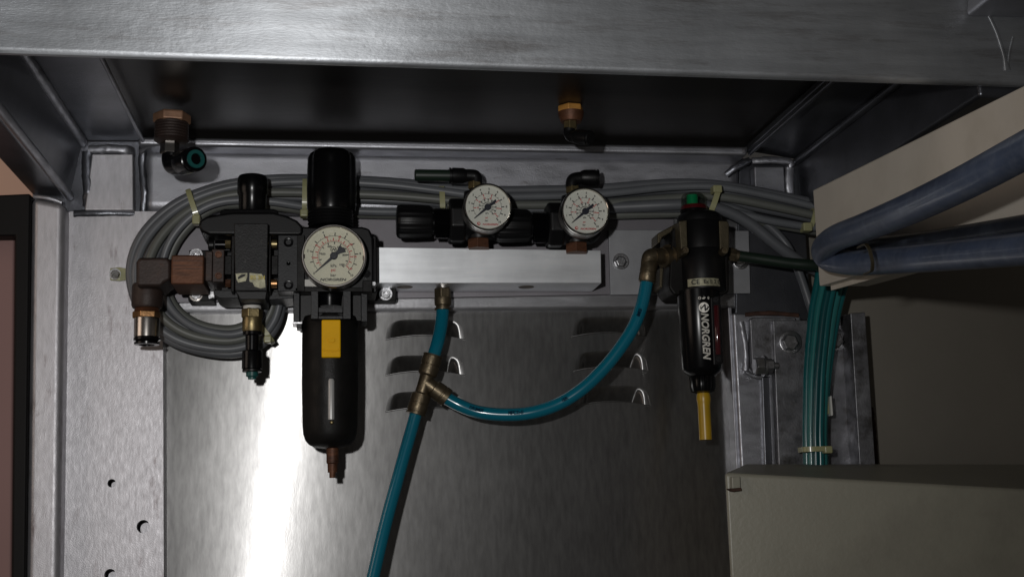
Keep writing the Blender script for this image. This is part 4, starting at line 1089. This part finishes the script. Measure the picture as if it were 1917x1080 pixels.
# ================================================================ cable ties
def tie(label, p0, p1, Y, wpx, head=None, m='tie_nylon', bulge=.012):
    t = thing('cable_tie', label, 'cable tie', P((p0[0] + p1[0]) / 2, (p0[1] + p1[1]) / 2, Y), 'pale nylon cable ties')
    a, b = P(p0[0], p0[1], Y + .004), P(p1[0], p1[1], Y + .004); n = Vector((0, -1, 0))
    q = [a.lerp(b, f) + n * h for f, h in ((.06, .003), (.25, .0055), (.5, .006), (.75, .0055), (.94, .003))]
    path = spline([a - n * .010, a] + q + [b, b - n * .010], 6); wd = (b - a).cross(n).normalized() * wpx * S(p0[0], p0[1], Y) * .5
    bm = bmesh.new(); rings = []
    for i, p in enumerate(path):
        tg = (path[min(i + 1, len(path) - 1)] - path[max(i - 1, 0)]).normalized(); o_ = wd.normalized().cross(tg) * .0006
        if o_.dot(n) < 0 and 6 < i < len(path) - 7: o_ = -o_
        rings.append([bm.verts.new(p + w_ + h) for w_, h in ((wd, o_), (-wd, o_), (-wd, -o_), (wd, -o_))])
    for r0, r1 in zip(rings, rings[1:]):
        for k in range(4): bm.faces.new((r0[k], r0[(k + 1) % 4], r1[(k + 1) % 4], r1[k]))
    bm.faces.new(rings[0]); bm.faces.new(rings[-1][::-1])
    obj('strap', bm, m, t, ang=50)
    if head:
        hx, hy, hw, hh = head
        obj('head', boxpx(hx - hw / 2, hy - hh / 2, hx + hw / 2, hy + hh / 2, Y - .004, Y + .006), m, t, bevel=.0012, seg=3)
    return t
tie('cable tie round the loom at its upper left bend', (352, 356), (372, 416), -.036, 10, (367, 410, 15, 18))
tie('cable tie on the loom half behind the tall black knob', (571, 336), (570, 398), -.032, 9, (569, 398, 15, 14))
tie('cable tie on the loom above the left small regulator', (826, 350), (828, 402), -.030, 10)
tie('cable tie on the loom just right of the green sight dome', (1344, 350), (1328, 400), -.042, 10, (1344, 353, 17, 14))
tie('cable tie where the loom disappears behind the beige box', (1524, 392), (1515, 428), -.036, 8, (1513, 424, 17, 16))
tie('amber cable tie at the bottom right of the loom, beside the valve fitting', (484, 605), (510, 640), -.034, 9, (501, 634, 15, 14))

# ================================================================ teal tubes on the right
TE = [(1556, 480), (1552, 520), (1540, 580), (1533, 640), (1528, 700), (1526, 760), (1525, 810), (1526, 850), (1527, 900)]
offs = [(-17, -11), (-7, -5), (3, 1), (9, 7), (20, 11), (29, 12), (14, -8)]
lab = ['leftmost teal tube of the bundle', 'second teal tube from the left in the bundle', 'middle teal tube at the front of the bundle', 'teal tube right of the middle one in the bundle', 'second teal tube from the right in the bundle', 'rightmost teal tube of the bundle', 'teal tube at the back of the bundle, crossing behind the others']
for k, (o0, o1) in enumerate(offs):
    pts = []
    for i, (x, y) in enumerate(TE):
        f = i / (len(TE) - 1); g = min(1, f * 1.5)
        wd = (o0 * 1.25) * (1 - g) + o1 * 1.45 * g
        pts.append((x + wd, y, -.030 - (.012 if k in (2, 3) else 0) + (.012 if k == 6 else 0) - (.005 if k in (1, 4) else 0)))
    o = obj('teal_tube', tube(pts, 6.9, 14, 8), ('teal_tube', 'teal_tube_pale', 'teal_tube_dark', 'teal_tube', 'teal_tube_pale', 'teal_tube', 'teal_tube_dark')[k]); tag(o, lab[k], 'tube', 'teal air tubes dropping behind the beige enclosure')
tie('cable tie round the foot of the teal tubes', (1503, 841), (1552, 840), -.048, 9, (1552, 841, 15, 14))
t = thing('tie_anchor', 'small cut cable tie end beside the teal tubes', 'cable tie', P(1550, 758, -.03))
obj('strap', prism([(1545, 740), (1551, 738), (1553, 774), (1548, 776)], -.034, -.024), 'tie_nylon', t, bevel=.0006)
obj('tail', prism([(1554, 742), (1557, 740), (1560, 777), (1556, 778)], -.036, -.026), 'white_tape', t, bevel=.0004)

# ================================================================ beige box, upper right
YX = -.10
xb = P(1527, 440, YX).x
zt, zb_ = P(1527, 356, YX).z, P(1524, 536, YX).z
bx = thing('junction_box', 'beige painted metal box jutting in from the upper right behind the dusty hoses', 'box', (xb, YX, zb_))
# its long side faces left and runs towards the viewer, slightly splayed
bm = bmesh.new()
def bxp(dx, Y, z): return Vector((xb + dx, Y, z - (YX - Y) * .0695))
vs = [bm.verts.new(bxp(dx, Y, z)) for dx in (0, .042) for Y in (YX, -.62) for z in (zb_, zt)]
for f in ((0, 1, 3, 2), (4, 6, 7, 5), (0, 4, 5, 1), (2, 3, 7, 6), (0, 2, 6, 4), (1, 5, 7, 3)): bm.faces.new([vs[i] for i in f])
obj('casing', bm, 'beige_paint', bx, bevel=.0015, seg=3)
bm = bmesh.new(); q = [bxp(dx, Y, zb_ - e) for e in (-.0005, .0035) for dx in (.009, .0105) for Y in (YX - .002, -.60)]
vs = [bm.verts.new(p) for p in q]
for f in ((0, 1, 3, 2), (4, 6, 7, 5), (0, 4, 5, 1), (2, 3, 7, 6), (0, 2, 6, 4), (1, 5, 7, 3)): bm.faces.new([vs[i] for i in f])
obj('lower_lip', bm, 'beige_paint', bx)
# dusty blue-grey hoses in front of it
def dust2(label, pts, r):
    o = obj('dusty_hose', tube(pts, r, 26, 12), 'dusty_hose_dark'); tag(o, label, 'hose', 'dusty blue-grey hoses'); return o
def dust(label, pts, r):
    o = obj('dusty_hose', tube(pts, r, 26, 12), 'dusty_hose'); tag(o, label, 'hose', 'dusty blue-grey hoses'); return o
def face_y(px):                                   # depth of the box's long side under a photo column
    return YC + (YX - YC) * (1527 - 620) / max(px - 620, 907)
def dpts(l, off): return [(x, y, face_y(x) - off - e) for x, y, e in l]
dust('thick dusty blue-grey hose looping in front of the beige box', dpts([(2080, 195, .06), (1917, 283, .07), (1800, 345, .075), (1700, 392, .07), (1620, 425, .055), (1565, 446, .035), (1543, 466, .012), (1552, 484, -.006), (1595, 491, -.014), (1660, 488, -.016), (1760, 480, -.016), (1917, 466, -.016), (2080, 448, -.016)], .045), 27)
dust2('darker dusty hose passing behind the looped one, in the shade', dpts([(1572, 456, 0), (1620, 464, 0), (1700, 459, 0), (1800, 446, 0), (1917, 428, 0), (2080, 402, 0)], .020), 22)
t = tie('cable tie ring hanging round the dusty hoses', (1618, 458), (1630, 508), -.285, 6, None, 'tie_amber')

# ================================================================ enclosure, lower right
en = thing('electrical_enclosure', 'drab beige steel enclosure with sloping top filling the lower right corner', 'enclosure', P(1640, 1000, -.14))
YA, YBk = -.140, -.02
fl_ = [P(1356, 884, YA), P(1930, 915, -.175), P(2100, 925, -.185), P(2100, 1190, -.185), P(1930, 1190, -.175), P(1372, 1190, YA)]
tb = [P(1392, 868, -.035), P(1515, 863, -.02), P(2100, 868, -.02)]
bm = bmesh.new()
a = [bm.verts.new(fl_[i]) for i in (0, 2, 3, 5)]
t0 = bm.verts.new(tb[0]); t1 = bm.verts.new(tb[2])
b0 = bm.verts.new((fl_[5].x + .07, -.02, fl_[5].z)); b1 = bm.verts.new((fl_[3].x, -.02, fl_[3].z))
bm.faces.new(a); bm.faces.new((a[0], a[1], t1, t0)); bm.faces.new((a[0], t0, b0, a[3])); bm.faces.new((a[1], a[2], b1, t1)); bm.faces.new((t0, t1, b1, b0)); bm.faces.new((a[3], b0, b1, a[2]))
obj('casing', bm, 'enclosure_paint', en, bevel=.003, seg=4)
c = P(1377, 905, YA - .001)
obj('hinge_tab', prism([(1370, 892), (1386, 891), (1387, 914), (1371, 916)], YA - .006, YA + .001), 'enclosure_paint', en, bevel=.0008)
obj('tab_foot', prism([(1364, 914), (1388, 912), (1389, 918), (1372, 920)], YA - .007, YA + .001), 'rust', en, bevel=.0006)
